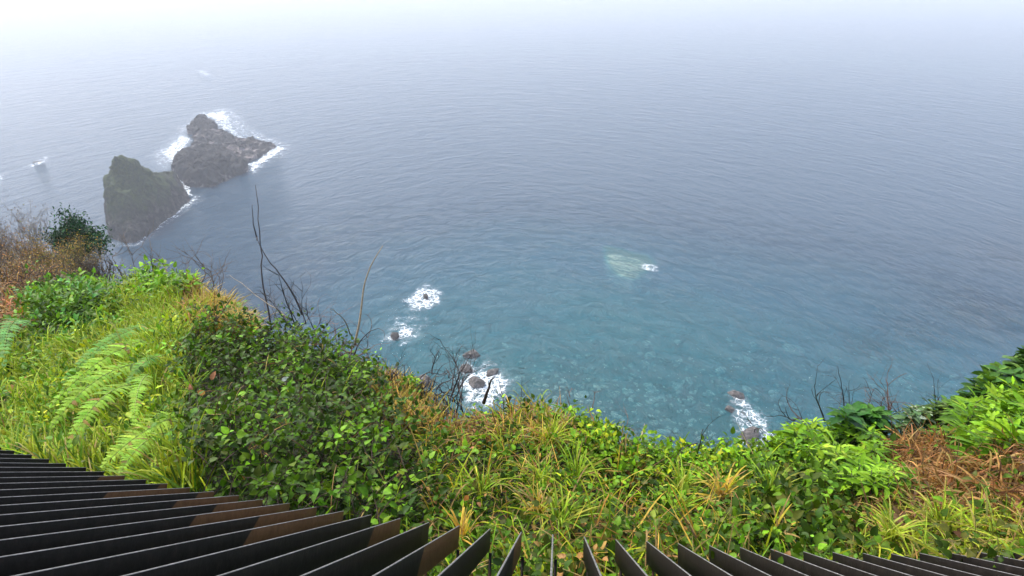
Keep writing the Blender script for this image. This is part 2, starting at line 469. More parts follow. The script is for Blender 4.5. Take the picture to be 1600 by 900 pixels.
def back(px, py, dd):          # a shore point pushed dd metres further out than the sea point at that pixel
    p = sea(px, py)[:2]; r = np.linalg.norm(p); return p * (r + dd) / r

stack_poly = [(171, 371), (191, 379), (212, 379), (232, 366), (248, 355), (270, 338), (297, 313), (291, 300), (284, 288),
              (0, 0, back(268, 300, 6)), (0, 0, back(240, 330, 22)), (0, 0, back(205, 345, 27)), (0, 0, back(189, 345, 25)), (0, 0, back(172, 350, 12))]
stack_ctrl = [(184, 241, 27), (178, 256, 23), (200, 252, 23), (222, 266, 18), (245, 272, 13), (266, 278, 9), (285, 292, 4),
              (170, 290, 18), (200, 300, 15), (230, 310, 10), (265, 312, 6), (185, 345, 7), (215, 345, 6), (250, 338, 3), (290, 310, 2),
              (165, 325, 8), (160, 303, 10), (165, 275, 14), (193, 244, 26)]
islet('sea_stack', stack_poly, stack_ctrl, M_STACK, 3, rough=0.14, edge=3.2,
      label='tall dark rock stack with a greenish pointed top, standing in the sea', cat='sea stack')
reef_poly = [(288, 286), (300, 292), (325, 293), (352, 284), (386, 268), (384, 258), (392, 252), (405, 246), (420, 238), (433, 229), (415, 224), (395, 224), (372, 220),
             (362, 210), (345, 206), (334, 196), (325, 187), (312, 192), (298, 202), (292, 208), (306, 213), (302, 228), (290, 240), (278, 254), (270, 268)]
reef_ctrl = [(322, 188, 4), (310, 198, 4), (330, 205, 2), (345, 215, 3), (318, 222, 2.2), (300, 240, 5), (290, 255, 8), (320, 248, 8), (345, 250, 7), (370, 262, 4),
             (330, 275, 4), (300, 280, 4), (360, 232, 2.2), (385, 236, 1.4), (410, 232, 1.2), (340, 236, 2.5), (375, 250, 1.5), (376, 226, 3.2), (280, 262, 8)]
islet('rock_reef', reef_poly, reef_ctrl, M_REEF, 8, rough=0.5, edge=1.2,
      label='low black reef with pale ledges, joined to the tall rock stack', cat='reef')

def ico(sub=2):
    t = (1 + 5 ** 0.5) / 2
    V = [(-1, t, 0), (1, t, 0), (-1, -t, 0), (1, -t, 0), (0, -1, t), (0, 1, t), (0, -1, -t), (0, 1, -t), (t, 0, -1), (t, 0, 1), (-t, 0, -1), (-t, 0, 1)]
    Fc = [(0, 11, 5), (0, 5, 1), (0, 1, 7), (0, 7, 10), (0, 10, 11), (1, 5, 9), (5, 11, 4), (11, 10, 2), (10, 7, 6), (7, 1, 8), (3, 9, 4), (3, 4, 2), (3, 2, 6), (3, 6, 8), (3, 8, 9), (4, 9, 5), (2, 4, 11), (6, 2, 10), (8, 6, 7), (9, 8, 1)]
    V = [np.array(v) / np.linalg.norm(v) for v in V]
    for _ in range(sub):
        mid = {}; nf = []
        def m(a, b):
            k = (min(a, b), max(a, b))
            if k not in mid:
                p = V[a] + V[b]; V.append(p / np.linalg.norm(p)); mid[k] = len(V) - 1
            return mid[k]
        for a, b, c in Fc:
            ab, bc, ca = m(a, b), m(b, c), m(c, a)
            nf += [(a, ab, ca), (b, bc, ab), (c, ca, bc), (ab, bc, ca)]
        Fc = nf
    return np.array(V), np.array(Fc)
ICO2 = ico(2); ICO3 = ico(3)

def rock_verts(base, seed, amp=0.35, facets=14):
    V = base[0].copy()
    d = 1 + amp * (2 * fbm(V[:, 0] * 1.4 + seed * 3.1, V[:, 1] * 1.4 + V[:, 2] * 1.7 + seed, seed, 4) - 1)
    V = V * d[:, None]
    for k in range(facets):                                 # flat facets and breaks
        n = np.random.default_rng(seed * 31 + k).normal(size=3); n /= np.linalg.norm(n)
        s = V @ n; ov = np.maximum(s - 0.66, 0); V -= np.outer(ov * 0.9, n)
    return V

def boulder(name, px, py, w, seed, mat, label, cat, sink=0.35, aspect=(1, 0.75, 0.5), group=None, base=ICO3):
    p = sea(px, py)
    dist = np.linalg.norm(p - CAM)
    r = w / F * dist / 2
    V = rock_verts(base, seed) * np.array(aspect) * r
    a = seed * 1.7; V = V @ np.array([[math.cos(a), math.sin(a), 0], [-math.sin(a), math.cos(a), 0], [0, 0, 1]])
    V[:, 2] += r * aspect[2] * (0.7 - sink * 2) if sink < 0.6 else -r * aspect[2] - 0.5
    o = link_mesh(name, V, base[1], mat, smooth=False); o.location = (p[0], p[1], 0)
    return tag(o, label, cat, group)

M_WET = rock_mat('wet_black_rock', (0.01, 0.008, 0.007), (0.03, 0.024, 0.02), (0.07, 0.055, 0.045), 0.9, bump=0.2)
boulder('rock', 666, 466, 13, 2, M_WET, 'small dark rock poking out of the round foam patch', 'rock', 0.1, (0.7, 1.2, 0.9))
boulder('rock', 617, 526, 24, 3, M_WET, 'dark rock in white foam just beyond the dry twigs', 'rock', 0.2)
boulder('boulder', 738, 556, 30, 4, M_BOULDER, 'pale pinkish boulder awash with a white splash, topmost of its cluster', 'boulder', 0.25)
boulder('boulder', 728, 577, 30, 5, M_BOULDER, 'round brown boulder below the awash one, without foam', 'boulder', 0.25)
boulder('boulder', 769, 584, 28, 6, M_BOULDER, 'brown boulder with foam against its near side', 'boulder', 0.25)
boulder('boulder', 746, 601, 36, 7, M_BOULDER, 'large rusty brown boulder in the middle of breaking foam', 'boulder', 0.15)
boulder('boulder', 1150, 618, 26, 9, M_BOULDER, 'brown boulder at the top of the long foam streak', 'boulder', 0.2)
boulder('boulder', 1172, 684, 40, 10, M_BOULDER, 'brown rock half hidden by the hillside, foam around it', 'boulder', 0.2)
boulder('boulder', 1140, 640, 20, 12, M_BOULDER, 'small brown boulder on the edge of the long foam streak', 'boulder', 0.25)
boulder('boulder', 612, 590, 40, 13, M_BOULDER, 'grey shore boulder behind the dead twigs', 'boulder', 0.1)
boulder('boulder', 662, 598, 36, 14, M_BOULDER, 'pale shore boulder behind the golden dry grass', 'boulder', 0.1)
boulder('rock', 61, 253, 12, 15, M_WET, 'low far rock in a lone streak of foam', 'rock', 0.42, (1.3, 0.6, 0.4))
boulder('boulder', 1012, 530, 22, 16, M_UNDER, 'greenish boulder under water, straight below the pale shoal', 'boulder', 0.7)
boulder('boulder', 1016, 548, 24, 17, M_UNDER, 'wide greenish boulder under water, lower of a pair', 'boulder', 0.7)

M_UNDER_DARK = rock_mat('weedy_rock', (0.015, 0.025, 0.02), (0.04, 0.055, 0.04), (0.10, 0.12, 0.09), 0.6, bump=0.1)
# pale shoal
V = rock_verts(ICO3, 21, 0.2)
pc = sea(984, 410); pr = np.array([sea(a, b) for a, b in REEF])
def shoal():
    pts = pr[:, :2]
    x0, y0 = pts.min(0); x1, y1 = pts.max(0)
    xs = np.arange(x0 - 1, x1 + 1, 0.6); ys = np.arange(y0 - 1, y1 + 1, 0.6); X, Y = np.meshgrid(xs, ys)
    wob = 1.6 * (fbm(X / 3, Y / 3, 4) - 0.5)
    ins = in_poly(X + wob, Y - wob, pts); dd = poly_dist(X + wob, Y - wob, pts)
    Z = np.where(ins, -2.4 + 2.1 * np.clip(dd / 3.0, 0, 1) + 0.5 * (fbm(X / 2, Y / 2, 6) - .5), -3 - dd)
    Z = np.minimum(Z, -0.12) + swell(X, Y)
    ny, nx = X.shape; idx = np.arange(nx * ny).reshape(ny, nx)
    q = np.stack([idx[:-1, :-1], idx[:-1, 1:], idx[1:, 1:], idx[1:, :-1]], -1)
    keep = ins | (dd < 1.5)
    q = q[keep[:-1, :-1] & keep[1:, 1:] & keep[:-1, 1:] & keep[1:, :-1]]
    used = np.unique(q); rm = np.full(nx * ny, -1); rm[used] = np.arange(len(used))
    o = link_mesh('shoal', np.stack([X, Y, Z], -1).reshape(-1, 3)[used] - [pc[0], pc[1], 0], rm[q], M_SHOAL); o.location = (pc[0], pc[1], 0)
    tag(o, 'pale green shoal just under the surface, out from the shore', 'shoal')
M_SHOAL = rock_mat('shoal_rock', (0.14, 0.16, 0.12), (0.36, 0.40, 0.32), (0.55, 0.58, 0.49), 0.4, bump=0.3)
shoal()

# submerged stones, each its own object
def stones():
    meshes = []
    for s in range(6):
        Vv = rock_verts(ICO2, 40 + s, 0.22, 3) * np.array([1, 0.72, 0.4])
        o = link_mesh('submerged_stone', Vv, ICO2[1], M_UNDER); meshes.append(o.data); bpy.data.objects.remove(o)
    g = np.random.default_rng(5)
    cand = []
    while len(cand) < 1700:
        px = g.uniform(700, 1580); py = g.uniform(520, 710)
        w = np.exp(-((px - 1000) / 330) ** 2) * np.clip((py - 515) / 90, 0.03, 1)
        w = max(w, 0.5 * np.clip((py - 540) / 100, 0, 1))
        if g.random() > w: continue
        sz = 3.7 * math.exp(g.normal(0.35, 0.48)); cand.append((sz, px, py))
    cand.sort(key=lambda t: -t[0])
    mb, mbd = MB(), MB()
    for n, (sz, px, py) in enumerate(cand):
        p = sea(px, py, -1.0); d = np.linalg.norm(p - CAM); r = sz / F * d / 2 * 1.25
        dep = max(float(sea_depth(p[0], p[1], False)), 0.35)
        z = min(max(-dep - 0.1, -2.2), -0.55 - 0.42 * r)
        if n < 280:
            o = bpy.data.objects.new('submerged_stone', meshes[n % 6]); COL.objects.link(o)
            o.location = (p[0], p[1], z); o.scale = (r, r * g.uniform(0.7, 1.1), r); o.rotation_euler = (g.uniform(-.2, .2), g.uniform(-.2, .2), g.uniform(0, 6.3))
            if n % 3 == 2:
                o.material_slots[0].link = 'OBJECT'; o.material_slots[0].material = M_UNDER_DARK
                tag(o, 'dark weedy stone lying under the shallow turquoise water', 'stone', 'dark stones under the shallow water')
            else: tag(o, 'pale rounded stone lying under the shallow turquoise water', 'stone', 'stones under the shallow water')
        else:
            V = rock_verts(ICO2, 40 + n % 6, 0.22, 3) * np.array([1, .72, .4]) * r
            a = g.uniform(0, 6.3); V = V @ np.array([[math.cos(a), math.sin(a), 0], [-math.sin(a), math.cos(a), 0], [0, 0, 1]])
            (mbd if n % 5 < 2 else mb).add(V + [p[0], p[1], z], ICO2[1])
    o = mb.build('small_stones', M_UNDER)
    tag(o, 'small pale stones strewn over the seabed under clear water', 'stones', kind='stuff')
    o = mbd.build('small_stones', M_UNDER_DARK)
    tag(o, 'small dark weedy stones strewn over the seabed under clear water', 'stones', kind='stuff')
stones()

# ------------------------------------------------------------------ foam
def foam_mat():
    m, nt, out = new_mat('sea_foam')
    a = N(nt, 'ShaderNodeAttribute', _attribute_name='foam')
    geo = nt.nodes.new('ShaderNodeNewGeometry')
    n0 = noise_node(nt, 0.35, 4, 0.55, geo.outputs['Position'])
    off = nt.nodes.new('ShaderNodeVectorMath'); off.operation = 'MULTIPLY_ADD'
    L(nt, n0.outputs['Color'], off.inputs[0]); off.inputs[1].default_value = (2.4, 2.4, 0); L(nt, geo.outputs['Position'], off.inputs[2])
    def lace(sc):
        v = N(nt, 'ShaderNodeTexVoronoi', Scale=sc); v.feature = 'DISTANCE_TO_EDGE'; v.voronoi_dimensions = '2D'
        L(nt, off.outputs[0], v.inputs['Vector']); return v.outputs['Distance']
    l1 = math_node(nt, 'MULTIPLY', lace(0.55), 1.25); l2 = math_node(nt, 'ADD', math_node(nt, 'MULTIPLY', lace(1.1), 1.3), 0.04)
    ln = math_node(nt, 'MINIMUM', l1, l2)
    n1 = noise_node(nt, 0.42, 5, 0.65, geo.outputs['Position'])
    den = math_node(nt, 'ADD', a.outputs['Fac'], math_node(nt, 'MULTIPLY', math_node(nt, 'SUBTRACT', n1.outputs['Fac'], 0.55), 3.2))
    th = math_node(nt, 'MULTIPLY', den, 0.22)
    f = math_node(nt, 'MULTIPLY', math_node(nt, 'SUBTRACT', th, ln), 4.2, True)
    n5 = noise_node(nt, 1.6, 4, 0.7, geo.outputs['Position'])
    f = math_node(nt, 'MULTIPLY', f, math_node(nt, 'ADD', math_node(nt, 'MULTIPLY', n5.outputs['Fac'], 0.9), 0.42), True)
    wn_ = math_node(nt, 'MULTIPLY', math_node(nt, 'SUBTRACT', n1.outputs['Fac'], 0.40), 3.0, True)
    wash = math_node(nt, 'MULTIPLY', math_node(nt, 'MULTIPLY', a.outputs['Fac'], wn_), 0.30, True)     # milky churned water
    f = math_node(nt, 'MAXIMUM', f, wash)
    d = N(nt, 'ShaderNodeBsdfDiffuse'); d.inputs['Color'].default_value = (0.86, 0.9, 0.92, 1)
    t = nt.nodes.new('ShaderNodeBsdfTransparent')
    mx = nt.nodes.new('ShaderNodeMixShader'); L(nt, f, mx.inputs[0]); L(nt, t.outputs[0], mx.inputs[1]); L(nt, d.outputs[0], mx.inputs[2])
    L(nt, mx.outputs[0], out.inputs['Surface'])
    return m
M_FOAM = foam_mat()

def foam(poly, label, soft=2.5, gain=1.0, z=0.3, res=0.6, wb=4.5):
    pts = np.array([sea(a, b)[:2] for a, b in poly])
    x0, y0 = pts.min(0); x1, y1 = pts.max(0)
    X, Y = np.meshgrid(np.arange(x0 - 3, x1 + 3, res), np.arange(y0 - 3, y1 + 3, res))
    wob = wb * (fbm(X / 4, Y / 4, 77) - 0.5); wo2 = wb * (fbm(X / 4.5, Y / 4.5, 79) - 0.5)
    ins = in_poly(X + wob, Y + wo2, pts); dd = poly_dist(X + wob, Y + wo2, pts)
    a = np.where(ins, np.clip(dd / soft, 0, 1), 0) * gain
    ny, nx = X.shape; idx = np.arange(nx * ny).reshape(ny, nx)
    q = np.stack([idx[:-1, :-1], idx[:-1, 1:], idx[1:, 1:], idx[1:, :-1]], -1)
    q = q[(ins[:-1, :-1] | ins[1:, 1:] | ins[:-1, 1:] | ins[1:, :-1])]
    used = np.unique(q); rm = np.full(nx * ny, -1); rm[used] = np.arange(len(used))
    Z = swell(X, Y) + 0.14 + 0.3 * a * fbm(X / 1.5, Y / 1.5, 9)
    c = np.array([pts[:, 0].mean(), pts[:, 1].mean(), 0])
    o = link_mesh('sea_foam', np.stack([X, Y, Z], -1).reshape(-1, 3)[used] - c, rm[q], M_FOAM, attrs={'foam': a.ravel()[used]}); o.location = c
    tag(o, label, 'foam', kind='stuff')

foam([(629, 470), (640, 456), (655, 446), (672, 444), (690, 454), (692, 470), (680, 484), (660, 492), (640, 486)], 'round lacy foam patch around the small dark rock', 2.2, 1.15)
foam([(612, 508), (630, 502), (648, 506), (650, 520), (636, 530), (620, 536), (596, 534), (600, 524), (614, 518)], 'foam around the dark rock beyond the twigs', 1.6, 1.15)
foam([(716, 600), (724, 584), (740, 578), (760, 572), (780, 582), (802, 598), (796, 618), (776, 634), (750, 636), (726, 630)], 'breaking foam between the brown boulders', 2.0, 1.3)
foam([(1126, 618), (1142, 606), (1160, 612), (1180, 628), (1200, 650), (1212, 680), (1206, 712), (1150, 712), (1146, 680), (1150, 656), (1134, 640)], 'long foam streak below the hillside edge', 2.0, 0.9)
foam([(998, 414), (1010, 410), (1022, 411), (1034, 418), (1024, 427), (1008, 426)], 'small white splash at the tip of the pale shoal', 1.6, 1.0, wb=3.5)
foam([(204, 381), (196, 376), (212, 373), (232, 360), (250, 349), (276, 331), (300, 310), (313, 306), (300, 320), (278, 336), (256, 354), (236, 366)], 'foam line along the foot of the rock stack', 1.6, 1.5)
foam([(278, 284), (286, 282), (300, 296), (303, 308), (292, 306), (284, 296)], 'white water in the gap between stack and reef', 1.0, 1.4)
foam([(248, 240), (262, 228), (278, 212), (292, 194), (316, 178), (358, 172), (362, 188), (340, 192), (322, 184), (302, 200), (288, 210), (304, 216), (298, 236), (280, 254), (262, 258)], 'white surf on the seaward side of the reef', 3.5, 1.3)
foam([(225, 246), (250, 226), (274, 202), (300, 178), (345, 166), (375, 172), (392, 196), (430, 214), (462, 226), (452, 244), (420, 262), (396, 282), (384, 276), (400, 250), (430, 232), (395, 222), (365, 212), (340, 190), (318, 184), (300, 200), (286, 212), (300, 222), (284, 250), (262, 268), (240, 262)], 'thin drifting wash all round the reef', 5.0, 0.55, res=0.8)
foam([(170, 386), (166, 372), (190, 376), (212, 376), (236, 358), (262, 338), (298, 308), (318, 300), (322, 310), (300, 328), (270, 350), (244, 372), (214, 388)], 'thin drifting wash along the foot of the rock stack', 2.5, 0.6, res=0.7)
foam([(700, 590), (716, 566), (756, 556), (790, 570), (816, 596), (810, 630), (780, 650), (730, 650)], 'thin drifting wash round the brown boulders', 3.0, 0.5)
foam([(586, 530), (604, 500), (628, 488), (648, 484), (672, 500), (664, 524), (640, 540), (604, 546)], 'thin drifting wash between the two small dark rocks', 3.0, 0.45)
foam([(325, 182), (345, 180), (362, 184), (372, 206), (396, 222), (380, 224), (352, 208), (336, 198)], 'thin surf behind the reef', 3.0, 1.0)
foam([(384, 270), (388, 256), (404, 246), (420, 236), (434, 227), (448, 232), (430, 248), (412, 258), (400, 272)], 'white surf at the tip of the reef', 2.5, 1.4)
foam([(35, 262), (50, 252), (66, 244), (84, 242), (76, 254), (56, 262)], 'lone foam streak around the far low rock', 4.0, 1.2, res=1.0)
foam([(303, 110), (320, 108), (334, 116), (328, 124), (312, 118)], 'faint whitecap far beyond the reef', 5.0, 0.9, res=1.5)
foam([(-8, 274), (6, 270), (14, 278), (4, 288), (-10, 290)], 'foam streak at the far edge of the sea, beside the brown shrubs', 3.0, 1.0, res=1.0)
# ------------------------------------------------------------------ the hillside
RIDGE = np.array([(-600, 480, 15), (-200, 458, 14), (0, 452, 12), (100, 440, 11), (180, 430, 10), (250, 421, 9), (290, 435, 8), (330, 460, 7.2), (390, 494, 6.3), (440, 507, 5.8),
    (500, 520, 5.4), (560, 552, 5.2), (600, 577, 5.0), (650, 607, 4.8), (700, 640, 4.6), (760, 657, 4.5), (820, 645, 4.4), (870, 638, 4.4), (920, 655, 4.3), (960, 678, 4.2),
    (1000, 695, 4.1), (1090, 704, 4.2), (1160, 695, 4.4), (1210, 682, 4.6), (1260, 672, 4.8), (1330, 678, 5.2), (1400, 664, 5.6), (1480, 645, 5.8), (1520, 610, 6), (1560, 590, 6.2),
    (1600, 575, 6.4), (1800, 520, 7), (2200, 480, 8)], float)
BOT = np.array([(-600, 3.3), (0, 2.95), (300, 2.5), (600, 2.35), (870, 2.3), (1200, 2.35), (1600, 2.65), (2200, 3.2)], float)
YB = 960.0
def ridge_y(px): return np.interp(px, RIDGE[:, 0], RIDGE[:, 1])
def ridge_d(px): return np.interp(px, RIDGE[:, 0], RIDGE[:, 2])
def canopy_dist(px, py):
    v = np.clip((YB - py) / (YB - ridge_y(px)), -0.3, 1)
    inv = (1 - v) / np.interp(px, BOT[:, 0], BOT[:, 1]) + v / ridge_d(px)
    return 1 / inv
def canopy(px, py): return at(px, py, canopy_dist(px, py))

def build_hill():
    us = np.arange(-600, 2201, 20.0); nv = 44
    vs_ = np.linspace(-0.3, 1, nv)
    PX, VV = np.meshgrid(us, vs_)
    PY = YB - VV * (YB - ridge_y(PX))
    G = at(PX, PY, canopy_dist(PX, PY))
    thick = 0.12 + 0.03 * canopy_dist(PX, PY)
    G[..., 2] -= thick * (1 + 0.5 * (fbm(G[..., 0] * 2, G[..., 1] * 2, 2) - 0.5))
    # rounding over the lip, then the cliff falls to the sea
    lip = G[-1]; hd = lip.copy(); hd[:, 2] = 0; hd = norm(hd)
    rows = [G]
    out, z = 0.0, lip[:, 2].copy()
    for k, (dx, zz) in enumerate([(0.25, -0.25), (0.3, -0.5), (0.4, -0.9), (1.0, -2.2), (2.5, -6), (5, -12), (8, -18), (9, -20), (9, -18), (9, -18), (9, -18)]):
        out += dx; z = np.maximum(z + zz, -3)
        r = lip + hd * out; r[:, 2] = z
        if k > 3: r[:, :2] += (2.0 * (fbm(lip[:, :1] * 0.4 + k * 3.3, lip[:, 1:2] * 0.4, 8) - 0.5)) * hd[:, :2]
        rows.append(r[None])
    A = np.concatenate(rows, 0); nr, nc = A.shape[:2]
    idx = np.arange(nr * nc).reshape(nr, nc)
    q = np.stack([idx[:-1, :-1], idx[:-1, 1:], idx[1:, 1:], idx[1:, :-1]], -1)
    o = link_mesh('hillside', A.reshape(-1, 3), q.reshape(-1, 4), [M_SOIL, M_CLIFF])
    mi = np.zeros((nr - 1, nc - 1), np.int32); mi[nv + 3:] = 1
    o.data.polygons.foreach_set('material_index', mi.ravel())
    tag(o, 'dark earth of the steep overgrown hillside above the sea', 'hillside', kind='structure')
build_hill()

# the next spur of the cliff, further off on one side
RID2 = np.array([(-700, 280, 36), (-300, 320, 32), (0, 372, 27), (40, 376, 26), (90, 384, 25), (130, 400, 23.5), (165, 425, 22), (190, 447, 21), (230, 490, 20), (300, 560, 19)], float)
def spur_dist(px, py):
    yr = np.interp(px, RID2[:, 0], RID2[:, 1]); dr = np.interp(px, RID2[:, 0], RID2[:, 2])
    v = np.clip((600 - py) / (600 - yr), -0.5, 1)
    return 1 / ((1 - v) / (dr * 0.62) + v / dr)
def build_spur():
    us = np.arange(-700, 301, 20.0); vs_ = np.linspace(-0.4, 1, 24)
    PX, VV = np.meshgrid(us, vs_)
    PY = 600 - VV * (600 - np.interp(PX, RID2[:, 0], RID2[:, 1]))
    G = at(PX, PY, spur_dist(PX, PY)); G[..., 2] -= 0.3
    lip = G[-1]; hd = lip.copy(); hd[:, 2] = 0; hd = norm(hd); rows = [G]; out = 0; z = lip[:, 2].copy()
    for dx, zz in [(0.5, -0.6), (1, -2), (3, -7), (6, -15), (9, -22), (9, -22), (9, -20), (9, -20)]:
        out += dx; z = np.maximum(z + zz, -3); r = lip + hd * out; r[:, 2] = z; rows.append(r[None])
    A = np.concatenate(rows, 0); nr, nc = A.shape[:2]; idx = np.arange(nr * nc).reshape(nr, nc)
    q = np.stack([idx[:-1, :-1], idx[:-1, 1:], idx[1:, 1:], idx[1:, :-1]], -1).reshape(-1, 4)
    o = link_mesh('hillside', A.reshape(-1, 3), q, M_CLIFF)
    tag(o, 'further spur of the cliff under the brown shrubs', 'hillside', kind='structure')
build_spur()

# ------------------------------------------------------------------ the sloping metal fence
def fence():
    VX, VY = 868.0, 733.0
    d = ray(VX, VY)                              # the bars' direction, down and outwards
    ex = norm(np.cross(d, [0, 0, 1.0])); ey = np.cross(d, ex)          # ex to the right, ey downwards across the slope
    if ex[0] < 0: ex = -ex
    if ey[2] > 0: ey = -ey
    h, s, depth, th = 0.25, 0.106, 0.070, 0.005
    root = empty('metal_fence', CAM + ey * h + d * 0.3)
    tag(root, 'sloping fence of flat dark steel bars with rusty ends above the plants', 'fence')
    base = np.array(root.location)
    m, nt, out = new_mat('weathered_steel')
    tc = nt.nodes.new('ShaderNodeTexCoord'); oi = nt.nodes.new('ShaderNodeObjectInfo')
    sep = nt.nodes.new('ShaderNodeSeparateXYZ'); L(nt, tc.outputs['Object'], sep.inputs[0])
    geo = nt.nodes.new('ShaderNodeNewGeometry')
    n1 = noise_node(nt, 35, 6, 0.7, geo.outputs['Position']); n2 = noise_node(nt, 2.2, 2, 0.5, geo.outputs['Position'])
    base_c = ramp(nt, n1.outputs['Fac'], [(0.3, (0.006, 0.004, 0.003)), (0.55, (0.011, 0.008, 0.0065)), (0.75, (0.022, 0.014, 0.010))])
    rust = ramp(nt, n1.outputs['Fac'], [(0.3, (0.072, 0.031, 0.012)), (0.7, (0.125, 0.058, 0.024))])
    f = N(nt, 'ShaderNodeAttribute', _attribute_name='rust')
    g = math_node(nt, 'MULTIPLY', math_node(nt, 'SUBTRACT', math_node(nt, 'ADD', f.outputs['Fac'], math_node(nt, 'MULTIPLY', n2.outputs['Fac'], 0.35)), 0.175), 25.0, True)
    c = mix_col(nt, g, base_c.outputs[0], rust.outputs[0])
    p = N(nt, 'ShaderNodeBsdfPrincipled', Roughness=0.6, Metallic=0.0); p.inputs['Specular IOR Level'].default_value = 0.12; L(nt, c, p.inputs['Base Color'])
    b = N(nt, 'ShaderNodeBump', Strength=0.25, Distance=0.006); L(nt, n1.outputs['Fac'], b.inputs['Height']); L(nt, b.outputs[0], p.inputs['Normal'])
    L(nt, p.outputs[0], out.inputs['Surface'])
    # upward edge of the bars: sky light on it painted in as a paler steel
    m2, nt, out = new_mat('skylit_steel_edge')
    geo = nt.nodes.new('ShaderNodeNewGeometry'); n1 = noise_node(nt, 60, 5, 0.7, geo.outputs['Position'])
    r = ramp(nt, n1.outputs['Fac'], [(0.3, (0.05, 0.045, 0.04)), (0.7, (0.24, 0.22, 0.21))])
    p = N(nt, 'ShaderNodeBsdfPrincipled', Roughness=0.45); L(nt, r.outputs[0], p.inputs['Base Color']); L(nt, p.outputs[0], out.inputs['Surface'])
    g_ = np.random.default_rng(3)
    # how far each bar reaches and how the row of bars curves round
    IB = [-26, -22, -19, -16, -13, -10, -7, -4, -1, 2, 5, 8, 11, 13, 15, 20, 24]
    OB_ = [0.02, 0.059, 0.095, 0.124, 0.148, 0.168, 0.186, 0.20, 0.209, 0.2155, 0.2185, 0.2195, 0.213, 0.2, 0.185, 0.14, 0.10]
    ZB_ = [3.0, 2.831, 2.731, 2.64, 2.555, 2.49, 2.445, 2.39, 2.365, 2.41, 2.45, 2.475, 2.534, 2.581, 2.643, 2.83, 3.0]
    for i in range(-26, 24):
        off = 0.155 if i < 0 else -0.02
        a0 = i * s; b0 = float(np.interp(i, IB, OB_))          # position across the slope
        z1 = float(np.interp(i, IB, ZB_)) + g_.uniform(-0.008, 0.008)
        z0 = -0.9
        # bar frame: local x = along d, y = across (ex), z = ey
        nz = 26
        xs = np.linspace(z0, z1, nz)
        w = th / 2
        prof = [(-w, 0.0012), (-w * 0.5, 0.0), (w * 0.5, 0.0), (w, 0.0012), (w, depth), (-w, depth)]
        V = np.array([[x, y, z] for x in xs for (y, z) in prof])
        k = len(prof); q = []
        mats = []
        for j in range(nz - 1):
            for e in range(k):
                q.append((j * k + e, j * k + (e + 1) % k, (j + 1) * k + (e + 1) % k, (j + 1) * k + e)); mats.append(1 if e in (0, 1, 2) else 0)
        # rusty towards the tip, with a ragged start
        # where the bare rusty length of this bar begins (metres back from its tip)
        x_start = {-3: 655, -5: 575, -7: 372, -8: 392, -9: 285, -10: 325, -11: 262, -12: 300, -13: 150, -14: 236, -16: 140, -1: 800}.get(i)
        rs = -0.6
        if x_start:
            zz_ = np.linspace(0.3, z1, 300); xx_, _y = to_px(CAM + np.outer(zz_, d) + ex * a0 + ey * (b0 + depth * 0.5))
            rs = z1 - zz_[np.argmin(np.abs(xx_ - x_start))]
        rust = np.clip((V[:, 0] - (z1 - rs) + (V[:, 2] - depth * 0.5) * 1.2) / 0.25, -1, 1)
        P = CAM + np.outer(V[:, 0], d) + np.outer(V[:, 1] + a0, ex) + np.outer(V[:, 2] + b0, ey)
        caps = [np.arange(k)[::-1][None], (np.arange(k) + (nz - 1) * k)[None]]
        o = link_mesh('bar', P - base, [np.array(q)] + caps, [m, m2], root, smooth=False, attrs={'rust': rust})
        mi = np.array(mats + [0, 0], np.int32); o.data.polygons.foreach_set('material_index', mi)
        # the thin upright under each tip
        mb = MB(); t = CAM + d * (z1 - 0.07) + ex * (a0 + 0.012) + ey * (b0 + depth)
        dn = np.array([0, 0, -1.0]) * 0.55 - norm(np.array([d[0], d[1], 0])) * 0.30
        tube(mb, [t, t + dn * 0.5, t + dn], 0.005, (1, 1, 1), 4)
        so_ = mb.build('stay', m2 if False else m, root, origin=base)
        so_.location = (0, 0, 0)
    # rails that carry the bars, under them
    for zz in (0.95, -0.5):
        mb = MB()
        pts = []
        for i in range(-26, 24, 1):
            off = 0.155 if i < 0 else -0.02
            pts.append(CAM + d * zz + ex * i * s + ey * (float(np.interp(i, IB, OB_)) + depth + 0.022))
        tube(mb, pts, 0.02, (1, 1, 1), 8)
        r = mb.build('rail', m, root, origin=base); r.location = (0, 0, 0)
fence()
# ------------------------------------------------------------------ plant generators (each gathers many small faces in a mesh)
UP = np.array([0, 0, 1.0])

def out_dir(P):
    h = P - CAM; h = h.copy(); h[..., 2] = 0
    return norm(h)

def surf_n(P): return norm(UP + 0.45 * out_dir(P))

def rand_unit(n, g):
    return norm(g.normal(size=(n, 3)))

def jitter_col(base, n, g, v=0.22, hue=0.10):
    base = np.asarray(base, float)
    if base.ndim == 1: base = np.repeat(base[None], n, 0)
    k = np.exp(g.normal(0, v, (n, 1))); hshift = np.exp(g.normal(0, hue, (n, 3)))
    return np.clip(base * k * hshift, 0, 0.8)

def pick(cols, wts, n, g):
    i = g.choice(len(cols), n, p=np.array(wts) / np.sum(wts)); return np.array(cols, float)[i]

